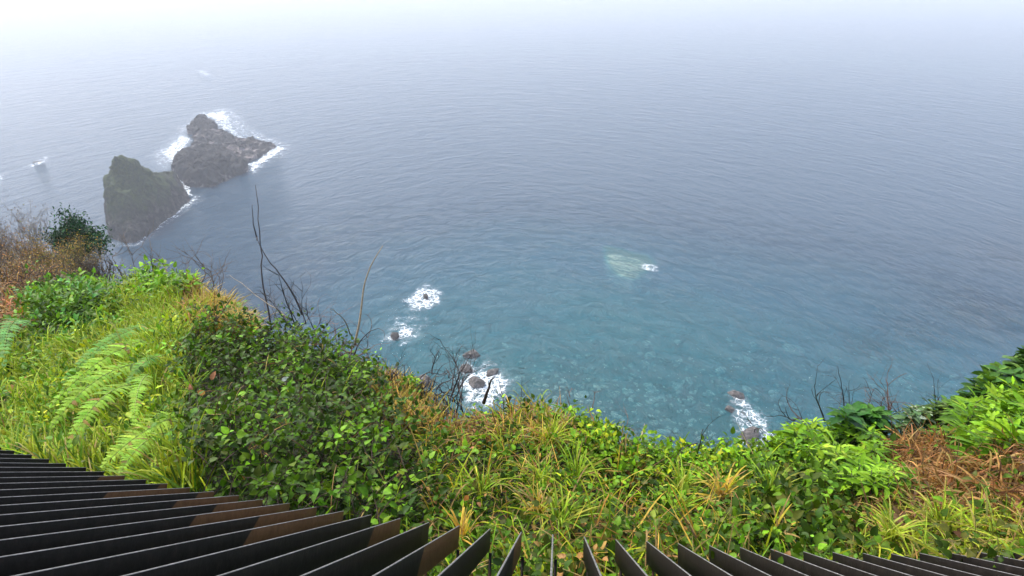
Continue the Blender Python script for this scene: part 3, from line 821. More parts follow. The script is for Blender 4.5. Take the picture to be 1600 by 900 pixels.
def leaves(mb, P, D, Nn, Ln, Wd, C, fold=0.25, curl=0.25, shape=(0.9, 1.0, 0.55)):
    """ovate leaves: folded along the midrib, drooping to the tip"""
    n = len(P)
    D = norm(D); S = norm(np.cross(D, Nn)); U = np.cross(S, D)
    Ln = np.broadcast_to(np.asarray(Ln, float), (n,))[:, None]; Wd = np.broadcast_to(np.asarray(Wd, float), (n,))[:, None] * 0.5
    ts = (0.0, 0.22, 0.5, 0.78, 1.0)
    ctr = [P + D * Ln * t - U * Ln * curl * t * t for t in ts]
    V = [ctr[0], ctr[1], ctr[2], ctr[3], ctr[4]]
    for sg in (-1, 1):
        for k, w in zip((1, 2, 3), shape):
            V.append(ctr[k] + S * Wd * w * sg + U * Wd * w * fold)
    V = np.stack(V, 1)      # n,11,3   0..4 midrib, 5,6,7 left, 8,9,10 right
    q4 = np.array([[1, 2, 6, 5], [2, 3, 7, 6], [1, 8, 9, 2], [2, 9, 10, 3]]); q3 = np.array([[0, 1, 5], [3, 4, 7], [0, 8, 1], [3, 10, 4]])
    o = (np.arange(n) * 11)[:, None, None]
    Cv = np.repeat(C[:, None], 11, 1).copy()
    Cv[:, :5] *= 1.18                           # paler midrib
    mb.add(V.reshape(-1, 3), [(q4[None] + o).reshape(-1, 4), (q3[None] + o).reshape(-1, 3)], np.clip(Cv, 0, .85).reshape(-1, 3))

def blades(mb, P, D, Ln, Wd, C, droop=0.5, Ct=None, seg=5, twist=None):
    """grass blades: arching tapered strips"""
    n = len(P); D = norm(D)
    Ln = np.broadcast_to(np.asarray(Ln, float), (n,))[:, None]; Wd = np.broadcast_to(np.asarray(Wd, float), (n,))[:, None] * 0.5
    droop = np.broadcast_to(np.asarray(droop, float), (n,))[:, None]
    S = norm(np.cross(D, UP + 0.01))
    if twist is not None:
        A = np.cross(D, S); S = norm(S * np.cos(twist)[:, None] + A * np.sin(twist)[:, None])
    V = []; Cs = []
    if Ct is None: Ct = C
    for i in range(seg + 1):
        t = i / seg
        c = P + D * Ln * t * (1 - 0.25 * droop * t) - UP * Ln * droop * t * t * 0.62
        w = Wd * (1 - t ** 2.2) * (0.65 + 0.5 * min(1, t * 4)) + 0.0006
        V += [c - S * w, c + S * w]
        cc = C * (1 - t) + Ct * t
        Cs += [cc, cc]
    V = np.stack(V, 1); Cs = np.stack(Cs, 1); k = 2 * (seg + 1)
    q = np.array([[2 * i, 2 * i + 1, 2 * i + 3, 2 * i + 2] for i in range(seg)])
    o = (np.arange(n) * k)[:, None, None]
    mb.add(V.reshape(-1, 3), (q[None] + o).reshape(-1, 4), Cs.reshape(-1, 3))

def sample(n, poly, g, power=1.6, accept=None):
    """n spots on the hillside inside an outline; more per picture area where the ground is further off"""
    P = np.array(poly, float); x0, y0 = P.min(0); x1, y1 = P.max(0)
    X, Y = [], []; tot = 0; dm = canopy_dist(np.array([x0, x1, (x0 + x1) / 2]), np.array([y0, y0, y0])).max()
    while tot < n:
        a = g.uniform(x0, x1, 4 * n + 200); b = g.uniform(y0, y1, 4 * n + 200)
        ra = a + g.normal(0, 9, a.shape); rb = b + g.normal(0, 7, a.shape)        # ragged outline
        k = in_poly(ra, rb, poly) & (b > ridge_y(a) + 1)
        k &= g.random(a.shape) < (canopy_dist(a, b) / dm) ** power
        if accept is not None: k &= g.random(a.shape) < accept(a, b)
        X.append(a[k]); Y.append(b[k]); tot += k.sum()
    return np.concatenate(X)[:n], np.concatenate(Y)[:n]

def lump(P, amp=0.18, f=1.6, seed=4):
    return (fbm(P[..., 0] * f + 40, P[..., 1] * f + 9, seed, 3) - 0.5)[..., None] * 2 * amp * UP

# --- leafy sprigs: a bending stem with leaves in turn
def sprigs(mb, twigs, P, g, k=(6, 10), stem=0.22, Ln=0.042, Wd=0.028, cols=None, wts=None, spread=0.9, lift=0.9, tilt=0.45, curl=0.3, fold=0.25, shape=(0.9, 1.0, 0.55), cv=0.25, stemcol=(0.06, 0.05, 0.02), trif=False):
    n = len(P); Nn = surf_n(P)
    H = rand_unit(n, g); H -= (H * Nn).sum(-1, keepdims=True) * Nn; H = norm(H)
    D = norm(H * spread + Nn * lift * g.uniform(0.3, 1.2, (n, 1)))
    L_ = stem * g.uniform(0.6, 1.3, n)
    m = g.integers(k[0], k[1] + 1, n)
    base = pick(cols, wts, n, g) * np.exp(g.normal(0, 0.18, (n, 1)))
    for j in range(k[1]):
        s = m > j
        if not s.any(): break
        t = ((j + 1) / m[s])[:, None]
        p = P[s] + D[s] * L_[s][:, None] * t - UP * L_[s][:, None] * 0.35 * t * t + g.normal(0, 0.006, (s.sum(), 3))
        az = j * 2.4 + g.uniform(-0.5, 0.5, s.sum())
        A = norm(np.cross(D[s], UP + 0.02)); B = np.cross(D[s], A)
        rad = np.cos(az)[:, None] * A + np.sin(az)[:, None] * B
        last = (j == m[s] - 1)[:, None]
        ld = norm(rad * np.where(last, 0.5, 1.0) + D[s] * np.where(last, 1.0, 0.45) + g.normal(0, 0.25, (s.sum(), 3)))
        ln = norm(UP * 1.0 + Nn[s] * 0.4 + g.normal(0, tilt, (s.sum(), 3)))
        ln = norm(ln - (ln * ld).sum(-1, keepdims=True) * ld)
        sz = np.exp(np.clip(g.normal(0, 0.3, s.sum()), -0.6, 0.36)) * (0.75 + 0.35 * (1 - t[:, 0]))
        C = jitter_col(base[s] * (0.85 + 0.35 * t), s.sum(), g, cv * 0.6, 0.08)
        stalk = p + ld * 0.012
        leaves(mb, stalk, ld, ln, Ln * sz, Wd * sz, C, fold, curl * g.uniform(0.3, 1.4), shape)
        if trif:
            sd_ = np.cross(ln, ld)
            for sg in (-1, 1):
                d2 = norm(ld * 0.25 + sd_ * sg); leaves(mb, stalk, d2, ln, Ln * sz * 0.8, Wd * sz * 0.8, C * 0.95, fold, curl, shape)
    for i in range(n):
        if twigs is None: break
        tt = np.linspace(-0.5, 1, 5)[:, None]
        tube(twigs, P[i] + D[i] * L_[i] * tt - UP * L_[i] * 0.35 * tt * tt, np.linspace(0.0026, 0.001, 5), np.array(stemcol) * g.uniform(0.6, 1.6), 3)

# --- twigs
def wiggle(P, g, amp, n=10):
    """resample a polyline smoothly and make it crooked"""
    P = np.asarray(P, float); d = np.concatenate([[0], np.cumsum(np.linalg.norm(np.diff(P, axis=0), axis=1))]); d /= d[-1]
    t = np.linspace(0, 1, n)
    # Catmull-like smoothing by quadratic interpolation of the knots
    Q = np.stack([np.interp(t, d, P[:, k]) for k in range(3)], -1)
    if len(P) > 2:
        for _ in range(2): Q[1:-1] = 0.25 * Q[:-2] + 0.5 * Q[1:-1] + 0.25 * Q[2:]
    ln = np.linalg.norm(P[-1] - P[0])
    w = np.cumsum(g.normal(0, amp * ln / n, (n, 3)), 0); w -= np.outer(t, w[-1]) + np.outer(1 - t, w[0])
    return Q + w

def branchy(mb, p, d, ln, r, g, depth, C, bend=0.35, k=(2, 4), shrink=0.55, sides=4, ends=None, grav=0.0):
    n = 6
    P = [p]; dd = d / np.linalg.norm(d)
    for i in range(n - 1):
        dd = dd + g.normal(0, bend / n * 2, 3) + np.array([0, 0, grav / n]); dd /= np.linalg.norm(dd)
        P.append(P[-1] + dd * ln / (n - 1))
    P = np.array(P)
    tube(mb, P, np.linspace(r, r * 0.45, n), np.array(C) * g.uniform(0.7, 1.3), sides)
    if ends is not None: ends.append((P[-1], dd, depth)); ends.append((P[3], dd, depth))
    if depth > 0:
        for _ in range(g.integers(k[0], k[1] + 1)):
            i = g.integers(2, n); a = rand_unit(1, g)[0]
            nd = norm(norm(P[i] - P[i - 1]) * 0.9 + a * 0.75)
            branchy(mb, P[i], nd, ln * shrink * g.uniform(0.7, 1.2), r * 0.55, g, depth - 1, C, bend, k, shrink, max(3, sides - 1), ends, grav)
# ------------------------------------------------------------------ ground cover and plants on the hillside
DKG = (0.032, 0.064, 0.005); MDG = (0.070, 0.138, 0.008); LTG = (0.14, 0.27, 0.014); YLG = (0.31, 0.38, 0.013); OLV = (0.075, 0.085, 0.012)
LIME = (0.17, 0.31, 0.012); STRAW = (0.36, 0.25, 0.085); GOLD = (0.58, 0.38, 0.06); RUST = (0.34, 0.175, 0.06); BRN = (0.12, 0.065, 0.03)

def place(px, py, g, up=0.0, deep=0.25):
    P = canopy(px, py); D = canopy_dist(px, py)
    P = P + lump(P, 0.035 * np.mean(D)) - UP * (g.random(len(px)) ** 1.3 * deep)[:, None] + UP * up
    return P

# 1. the big bramble mound
BRAMBLE = [(292, 512), (345, 500), (400, 502), (470, 512), (548, 560), (590, 590), (625, 640), (660, 690), (668, 760), (640, 815), (560, 830), (380, 792), (310, 745), (285, 690), (284, 640), (284, 590)]
def bramble():
    g = np.random.default_rng(101)
    px, py = sample(1350, BRAMBLE, g, 1.3)
    P = place(px, py, g, 0.12, 0.48)
    bx, by = sample(420, [(380, 480), (480, 500), (560, 540), (610, 590), (600, 620), (540, 590), (460, 550), (380, 530)], g, 1.0)
    B = canopy(bx, by) - UP * g.uniform(0.08, 0.55, (420, 1)) + out_dir(canopy(bx, by)) * g.uniform(-0.1, 0.25, (420, 1))
    P = np.concatenate([P, B])
    mb, tw = MB(), MB()
    sprigs(mb, tw, P, g, (6, 10), 0.21, 0.039, 0.026, [DKG, MDG, LTG, (0.055, 0.075, 0.018)], [0.48, 0.35, 0.12, 0.05], stemcol=(0.06, 0.03, 0.02), trif=False, tilt=0.5)
    c = canopy(np.array([450.]), np.array([650.]))[0] - UP * 0.5
    root = empty('bramble_bush', c)
    tag(root, 'large dark green bramble mound, the biggest bush on the hillside', 'bush')
    o = mb.build('foliage', M_LEAF, root, c); o.location = (0, 0, 0)
    o = tw.build('stems', M_TWIG, root, c); o.location = (0, 0, 0)
bramble()

# 2. the low mixed growth along the middle of the brink
def undergrowth():
    g = np.random.default_rng(102)
    mb = MB()
    MID = [(600, 580), (700, 640), (800, 640), (880, 635), (960, 678), (1090, 700), (1210, 690), (1270, 760), (1330, 800), (1340, 900), (1300, 950), (640, 950), (640, 800), (660, 700), (620, 640)]
    px, py = sample(1700, MID, g, 1.3)
    P = place(px, py, g, 0.0, 0.26)
    yel = np.clip((760 - py) / 120, 0, 1)
    sprigs(mb, None, P, g, (5, 8), 0.20, 0.034, 0.024, [DKG, MDG, LTG, OLV, (0.10, 0.13, 0.02), RUST], [0.34, 0.36, 0.14, 0.10, 0.03, 0.03], tilt=0.5)
    # small bright leaves at the very edge
    EDGE = [(900, 650), (960, 676), (1000, 694), (1090, 702), (1160, 692), (1220, 676), (1240, 720), (1180, 745), (1080, 740), (980, 730), (900, 700)]
    px, py = sample(650, EDGE, g, 1.0)
    P = place(px, py, g, 0.03, 0.2)
    sprigs(mb, None, P, g, (5, 9), 0.16, 0.036, 0.022, [LTG, YLG, LIME, MDG], [0.38, 0.12, 0.2, 0.3])
    # dull leafy patch between the middle and the bright shrubs
    P2 = [(1180, 700), (1260, 690), (1330, 780), (1300, 860), (1180, 860), (1150, 780)]
    px, py = sample(520, P2, g, 1.0); P = place(px, py, g, 0.02, 0.25)
    sprigs(mb, None, P, g, (5, 8), 0.2, 0.048, 0.03, [DKG, MDG, OLV, LTG], [0.35, 0.35, 0.2, 0.1])
    # behind the fence bars, low
    LOW = [(-60, 720), (300, 770), (640, 820), (900, 850), (1300, 865), (1660, 865), (1660, 958), (-60, 958)]
    px, py = sample(900, LOW, g, 0.5); P = place(px, py, g, -0.03, 0.25)
    sprigs(mb, None, P, g, (5, 8), 0.2, 0.042, 0.03, [DKG, MDG, OLV], [0.5, 0.35, 0.15])
    # leafy weeds at the back of the grass slope
    WEED = [(40, 452), (110, 438), (180, 436), (185, 480), (150, 520), (90, 530), (40, 510)]
    px, py = sample(700, WEED, g, 1.0); P = place(px, py, g, 0.0, 0.3)
    sprigs(mb, None, P, g, (6, 9), 0.30, 0.075, 0.036, [MDG, LTG, (0.07, 0.2, 0.03), DKG], [0.4, 0.3, 0.2, 0.1], lift=1.3)
    WEED2 = [(215, 428), (250, 418), (275, 428), (300, 440), (285, 460), (240, 450)]
    px, py = sample(90, WEED2, g, 1.0); P = place(px, py, g, 0.05, 0.2)
    sprigs(mb, None, P, g, (6, 9), 0.28, 0.07, 0.036, [MDG, LTG, LIME], [0.4, 0.4, 0.2], lift=1.3)
    px, py = sample(260, [(0, 540), (160, 490), (290, 520), (270, 700), (100, 720), (0, 690)], g, 1.0); P = place(px, py, g, 0.06, 0.2)
    sprigs(mb, None, P, g, (5, 8), 0.22, 0.05, 0.024, [MDG, LTG, YLG], [0.4, 0.4, 0.2], lift=1.2)
    SIDE = [(-300, 470), (0, 455), (60, 540), (40, 620), (-300, 640)]
    px, py = sample(500, SIDE, g, 1.0); P = place(px, py, g, 0.0, 0.3)
    sprigs(mb, None, P, g, (6, 9), 0.28, 0.07, 0.04, [DKG, MDG, OLV, RUST], [0.4, 0.25, 0.2, 0.15], lift=1.0)
    # right of the frame and below the bright shrubs
    RB = [(1380, 660), (1500, 610), (1600, 580), (1900, 520), (1900, 900), (1600, 900), (1420, 880), (1330, 860), (1330, 790)]
    px, py = sample(620, RB, g, 1.0); P = place(px, py, g, -0.06, 0.2)
    sprigs(mb, None, P, g, (5, 8), 0.2, 0.045, 0.028, [DKG, MDG, OLV, BRN], [0.3, 0.25, 0.25, 0.2])
    for poly in ([(1850, 500), (2180, 480), (2180, 950), (1850, 950)], [(-590, 480), (-280, 470), (-280, 950), (-590, 950)]):
        px, py = sample(900, poly, g, 1.0); P = place(px, py, g, 0.0, 0.25)
        sprigs(mb, None, P, g, (5, 8), 0.26, 0.06, 0.036, [DKG, MDG, OLV, LTG, BRN], [0.3, 0.25, 0.2, 0.15, 0.1])
    c = canopy(np.array([1000.]), np.array([780.]))[0]
    o = mb.build('undergrowth', M_LEAF, None, c)
    tag(o, 'low tangled green leaves covering the ground between the bushes', 'undergrowth', kind='stuff')
undergrowth()

# 3. grass over the ground
def grass():
    g = np.random.default_rng(103)
    mb = MB()
    def patch(n, poly, Ln, Wd, cols, wts, lean=0.7, droop=(0.4, 1.1), deep=0.12, tipcol=None, power=1.3, up=0.0, acc=None, clump=1):
        px, py = sample(max(1, n // clump), poly, g, power, acc)
        if clump > 1:
            px = np.repeat(px, clump); py = np.repeat(py, clump)
        P = place(px, py, g, up - Ln * 0.22, deep)
        if clump > 1: P = P + g.normal(0, 0.03, P.shape)
        Nn = surf_n(P); H = rand_unit(len(P), g)
        flow = out_dir(P) * 0.4 + np.array([0.35, 0, 0]) * np.sin(P[:, :1] * 2.1 + P[:, 1:2] * 1.3)
        D = norm(Nn + H * lean + flow)
        C = pick(cols, wts, len(P), g)
        big = fbm(P[:, 0] * 1.1, P[:, 1] * 1.1, 60, 3)[:, None]
        C = jitter_col(C * (0.7 + 0.6 * big), len(P), g, 0.2, 0.08)
        Ct = C * 1.15 if tipcol is None else C * 0.5 + np.array(tipcol) * 0.5
        blades(mb, P, D, Ln * g.uniform(0.55, 1.35, len(P)), Wd * g.uniform(0.6, 1.3, len(P)), C, g.uniform(*droop, len(P)), Ct, 5, g.uniform(-1.2, 1.2, len(P)))
    LEFT = [(170, 432), (250, 422), (300, 444), (318, 500), (290, 530), (272, 590), (280, 690), (320, 760), (150, 745), (-100, 720), (-100, 560), (20, 520), (110, 520), (165, 490)]
    patch(15000, LEFT, 0.40, 0.0075, [YLG, (0.35, 0.45, 0.016), LTG, STRAW], [0.44, 0.30, 0.2, 0.06], tipcol=(0.30, 0.36, 0.05))
    LOWL = [(-100, 560), (120, 560), (280, 640), (330, 770), (200, 760), (-100, 725)]
    patch(5000, LOWL, 0.32, 0.0075, [MDG, LTG, YLG, STRAW], [0.3, 0.35, 0.25, 0.1])
    # golden dry grass on the lip
    G1 = [(292, 440), (330, 462), (392, 496), (385, 516), (330, 512), (300, 490)]
    patch(3600, G1, 0.32, 0.007, [GOLD, STRAW, YLG, RUST], [0.4, 0.25, 0.2, 0.15], tipcol=(0.55, 0.42, 0.15))
    patch(500, [(282, 440), (300, 446), (312, 510), (292, 510)], 0.26, 0.008, [RUST, BRN], [0.6, 0.4])
    G2 = [(585, 575), (640, 600), (690, 640), (680, 665), (625, 640), (590, 605)]
    patch(2400, G2, 0.27, 0.006, [GOLD, STRAW, YLG, RUST], [0.40, 0.25, 0.15, 0.2], tipcol=(0.55, 0.40, 0.12))
    # the middle: straw and green blades through the leaves
    MIDG = [(640, 660), (720, 642), (820, 640), (880, 634), (960, 680), (1100, 706), (1180, 720), (1200, 860), (1100, 930), (700, 930), (660, 790)]
    patch(1500, MIDG, 0.27, 0.0050, [YLG, LTG, STRAW, RUST, GOLD], [0.34, 0.24, 0.22, 0.10, 0.10], lean=1.7, clump=5, up=0.07)
    patch(600, MIDG, 0.22, 0.0042, [STRAW, RUST, GOLD, BRN], [0.4, 0.3, 0.15, 0.15], lean=2.4, droop=(0.0, 0.6), up=0.05)
    TOPM = [(740, 650), (820, 640), (880, 634), (935, 662), (960, 700), (800, 700)]
    patch(1000, TOPM, 0.22, 0.006, [STRAW, YLG, RUST, GOLD, OLV], [0.3, 0.25, 0.2, 0.15, 0.1], lean=0.9)
    DEADM = [(660, 640), (770, 655), (800, 700), (720, 700)]
    patch(600, DEADM, 0.2, 0.006, [RUST, BRN, STRAW], [0.5, 0.3, 0.2], lean=1.0)
    patch(500, [(925, 655), (1000, 692), (1060, 706), (1000, 730), (930, 700)], 0.2, 0.006, [RUST, STRAW, OLV], [.4, .3, .3], lean=1.0)
    # right bottom, above the bars
    RBG = [(1290, 800), (1370, 770), (1480, 790), (1620, 800), (1750, 800), (1750, 900), (1350, 880)]
    patch(3600, RBG, 0.23, 0.0052, [YLG, LTG, OLV, STRAW, RUST], [0.30, 0.2, 0.2, 0.18, 0.12], lean=1.8, tipcol=(0.36, 0.34, 0.06))
    # in the low band behind the bars
    patch(1500, [(480, 800), (900, 850), (1300, 860), (1300, 955), (480, 955)], 0.24, 0.0065, [LTG, YLG, STRAW, MDG], [.3, .25, .25, .2], lean=1.1, clump=3)
    patch(2200, [(1740, 540), (2180, 490), (2180, 930), (1740, 930)], 0.3, 0.007, [YLG, LTG, STRAW, OLV], [.35, .25, .2, .2], lean=1.2)
    patch(2200, [(-590, 490), (-90, 480), (-90, 930), (-590, 930)], 0.34, 0.007, [YLG, LTG, STRAW], [.45, .35, .2], lean=1.0)
    # stray blades through the brambles
    patch(170, BRAMBLE, 0.30, 0.0035, [STRAW, RUST, BRN, OLV], [0.4, 0.2, 0.2, 0.2], lean=2.0, droop=(0.2, 1.0), up=0.13)
    patch(150, BRAMBLE, 0.28, 0.005, [LTG, YLG, STRAW], [0.5, 0.3, 0.2], lean=0.9, up=0.1)
    c = canopy(np.array([150.]), np.array([600.]))[0]
    o = mb.build('grass', M_GRASS, None, c)
    tag(o, 'yellow green and straw grass growing over the hillside', 'grass', kind='stuff')
    # dead bracken litter on the right
    mb2 = MB(); mb = mb2
    def patch2(*a, **k): patch(*a, **k)
    return mb
_ = grass()

def dead_litter():
    g = np.random.default_rng(104); mb = MB()
    for n, poly in ((3200, [(1365, 690), (1400, 668), (1470, 690), (1500, 740), (1480, 770), (1420, 740), (1380, 715)]),
                    (4200, [(1420, 745), (1500, 728), (1560, 705), (1620, 695), (1750, 690), (1750, 810), (1600, 800), (1450, 800), (1410, 790)]),
                    (500, [(1300, 790), (1390, 775), (1420, 800), (1340, 820)])):
        px, py = sample(n, poly, g, 1.2); P = place(px, py, g, 0.0, 0.22)
        H = rand_unit(n, g); D = norm(H + UP * 0.35)
        C = jitter_col(pick([RUST, BRN, (0.30, 0.15, 0.06), STRAW], [0.45, 0.25, 0.2, 0.1], n, g), n, g, 0.3, 0.08)
        blades(mb, P, D, 0.17 * g.uniform(.5, 1.5, n), 0.006 * g.uniform(.5, 1.5, n), C, g.uniform(0.2, 1.6, n), None, 5, g.uniform(-1.5, 1.5, n))
    px, py = sample(1300, [(-150, 462), (0, 455), (40, 452), (45, 500), (30, 520), (-150, 540)], g, 1.0); P = place(px, py, g, 0, 0.3)
    n = len(P); C = jitter_col(pick([RUST, BRN, (0.34, 0.12, 0.04)], [.5, .2, .3], n, g), n, g, 0.3)
    blades(mb, P, norm(rand_unit(n, g) + UP * 0.7), 0.4 * g.uniform(.5, 1.4, n), 0.011, C, g.uniform(.2, 1.4, n), None, 5)
    c = canopy(np.array([1450.]), np.array([730.]))[0]
    o = mb.build('bracken_litter', M_GRASS, None, c)
    tag(o, 'matted rust brown dead bracken lying between the bright shrubs', 'dead bracken', kind='stuff')
dead_litter()

# 4. grass tussocks
def tussock(px, py, n, ln, cols, label, seed, up=0.08):
    g = np.random.default_rng(seed); mb = MB()
    n = int(n * 0.95); ln *= 0.9
    p = canopy(np.array([px]), np.array([py]))[0] + UP * (up - 0.08)
    P = p + g.normal(0, 0.016, (n, 3)) * [1, 1, 0.4]
    az = g.uniform(0, 6.283, n); el = g.uniform(0.15, 1.25, n)
    D = np.stack([np.cos(az) * np.cos(el), np.sin(az) * np.cos(el), np.sin(el)], -1)
    D = norm(D + surf_n(P) * 0.35)
    C = jitter_col(pick(cols, [0.5, 0.3, 0.2], n, g), n, g, 0.18, 0.07)
    blades(mb, P, D, ln * g.uniform(0.55, 1.25, n), 0.0062 * g.uniform(.6, 1.2, n), C, g.uniform(0.25, 0.9, n), C * 1.15, 7, g.uniform(-.9, .9, n))
    o = mb.build('grass_tussock', M_GRASS, None, p)
    tag(o, label, 'grass tussock', 'grass tussocks on the brink')
T1 = [(0.34, 0.40, 0.03), (0.20, 0.30, 0.02), (0.42, 0.38, 0.07)]; T2 = [(0.18, 0.31, 0.02), (0.26, 0.36, 0.025), (0.36, 0.36, 0.05)]; T3 = [GOLD, STRAW, YLG]
for i, a in enumerate([
    (858, 690, 60, 0.30, T1, 'star shaped yellow green grass tussock just below the highest point of the middle brink'),
    (790, 712, 46, 0.28, T1, 'thin yellow grass tussock below the dark stump on the brink'),
    (903, 745, 50, 0.26, T2, 'fresh green grass tussock in the middle, between straw coloured clumps'),
    (846, 752, 40, 0.26, T1, 'yellowing grass tussock left of the fresh green one'),
    (1066, 762, 42, 0.26, T1, 'pale green tussock standing alone in dark leaves below the lowest dip of the brink'),
    (1128, 776, 56, 0.30, T3, 'golden tussock with long spreading blades amid dark leaves'),
    (1205, 772, 44, 0.32, T2, 'tall light green tussock nearest to the lime shrub'),
    (876, 815, 56, 0.28, T2, 'bright green tussock over the upright tips of the middle bars'),
    (842, 800, 40, 0.24, T3, 'straw coloured tussock over the middle bars'),
    (1052, 806, 40, 0.24, T2, 'low green tussock above the bars right of the middle'),
    (752, 770, 40, 0.26, T2, 'green tussock at the edge of the bramble mound'),
    (720, 838, 34, 0.22, T3, 'dry tussock behind the rusty bar tips'),
    (1210, 836, 36, 0.22, T3, 'dry orange tussock low down, below the tall light green one'),
    (1390, 838, 60, 0.28, T1, 'yellow green tussock above the bars, below the lime shrub'),
    (1470, 826, 60, 0.28, T1, 'yellow green tussock above the bars, below the dead bracken'),
    (230, 690, 46, 0.3, T2, 'green tussock between the fern fronds and the brambles'),
    (300, 610, 36, 0.3, T2, 'thin green tussock inside the bramble edge beside the ferns'),
]): tussock(*a, seed=300 + i)

# 5. bright leafy shrubs, whorls of long leaves
def whorl_shrub(name, label, poly, n, seed, Ln, Wd, cols, wts, up=0.08, cat='shrub', per=(7, 11), deep=0.26, upl=0.5):
    g = np.random.default_rng(seed); mb, st = MB(), MB()
    px, py = sample(n, poly, g, 1.0)
    P = canopy(px, py); P = P + lump(P, 0.08, 2.2, seed) + UP * up - UP * (g.random(n) ** 1.6 * deep)[:, None]
    base = pick(cols, wts, n, g) * np.exp(g.normal(0, 0.15, (n, 1)))
    ax = norm(UP + out_dir(P) * 0.25 + g.normal(0, 0.3, (n, 3)))
    A = norm(np.cross(ax, [0.3, 0.9, 0.1])); B = np.cross(ax, A)
    m = g.integers(per[0], per[1] + 1, n)
    for j in range(per[1]):
        s = m > j; k = s.sum()
        if not k: break
        f = (j / m[s])[:, None]
        az = (j * 2.399 + g.uniform(-.3, .3, k))[:, None]
        rad = np.cos(az) * A[s] + np.sin(az) * B[s]
        ld = norm(rad + ax[s] * (upl * f + 0.05) + g.normal(0, 0.1, (k, 3)))
        p = P[s] + ax[s] * (0.05 * f - 0.05)
        ln = norm(ax[s] - (ax[s] * ld).sum(-1, keepdims=True) * ld)
        sz = (1.15 - 0.5 * f[:, 0]) * np.exp(g.normal(0, .12, k))
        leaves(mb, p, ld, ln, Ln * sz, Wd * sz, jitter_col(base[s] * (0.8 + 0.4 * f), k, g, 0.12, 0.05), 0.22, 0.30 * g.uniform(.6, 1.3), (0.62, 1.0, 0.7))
    for i in range(n):
        tube(st, np.array([P[i] - ax[i] * 0.4, P[i] - ax[i] * 0.2 + g.normal(0, .01, 3), P[i]]), [0.005, 0.004, 0.003], np.array((0.09, 0.11, 0.03)) * g.uniform(.6, 1.3), 3)
    Pp = np.array(poly).mean(0); c = canopy(Pp[:1], Pp[1:])[0] - UP * 0.4
    root = empty(name, c); tag(root, label, cat)
    o = mb.build('foliage', M_LEAF, root, c); o.location = (0, 0, 0)
    o = st.build('stems', M_TWIG, root, c); o.location = (0, 0, 0)
LC = [LIME, (0.10, 0.21, 0.010), (0.25, 0.38, 0.025)]
whorl_shrub('leafy_shrub', 'lime green leafy shrub on the brink beside the rust brown bracken', [(1215, 690), (1262, 672), (1320, 676), (1362, 700), (1392, 735), (1420, 770), (1380, 785), (1320, 770), (1280, 740)], 190, 41, 0.100, 0.027, LC, [.5, .3, .2])
whorl_shrub('leafy_shrub', 'bright green leafy shrub at the far end, above the brown bracken', [(1480, 655), (1510, 630), (1560, 612), (1640, 600), (1700, 600), (1690, 690), (1600, 700), (1545, 722), (1500, 700), (1470, 680)], 220, 42, 0.118, 0.031, LC, [.45, .4, .15], up=0.12)
whorl_shrub('leafy_shrub', 'small bright leafy plant behind the burnt twigs above golden grass', [(640, 588), (662, 588), (660, 615), (644, 612)], 9, 43, 0.07, 0.026, LC, [.4, .4, .2], up=0.1)
whorl_shrub('rosette_shrub', 'dark green rosette shrub on the brink between bare twigs', [(1298, 672), (1325, 660), (1360, 664), (1362, 684), (1300, 684)], 34, 44, 0.13, 0.062, [(0.03, 0.10, 0.015), (0.06, 0.16, 0.02)], [.6, .4], up=0.22, per=(9, 13))
whorl_shrub('leafy_shrub', 'dark olive leafy shrub on the corner behind the bright green one', [(1488, 640), (1512, 612), (1560, 584), (1610, 574), (1720, 540), (1720, 600), (1580, 606), (1520, 630)], 190, 45, 0.105, 0.055, [(0.05, 0.12, 0.018), (0.09, 0.17, 0.02), (0.03, 0.08, 0.012)], [.4, .3, .3], up=0.14)
whorl_shrub('leafy_shrub', 'grey green plant with pale leaves on the brink beside the rosette shrub', [(1400, 662), (1420, 652), (1440, 654), (1440, 672), (1408, 676)], 26, 46, 0.085, 0.045, [(0.25, 0.32, 0.20), (0.12, 0.22, 0.08)], [.5, .5], up=0.12)
whorl_shrub('leafy_shrub', 'low olive plant on the brink between the grey green one and the corner', [(1440, 660), (1465, 648), (1486, 648), (1490, 672), (1450, 676)], 34, 47, 0.08, 0.036, [(0.10, 0.15, 0.03), (0.07, 0.13, 0.02)], [.5, .5], up=0.12)

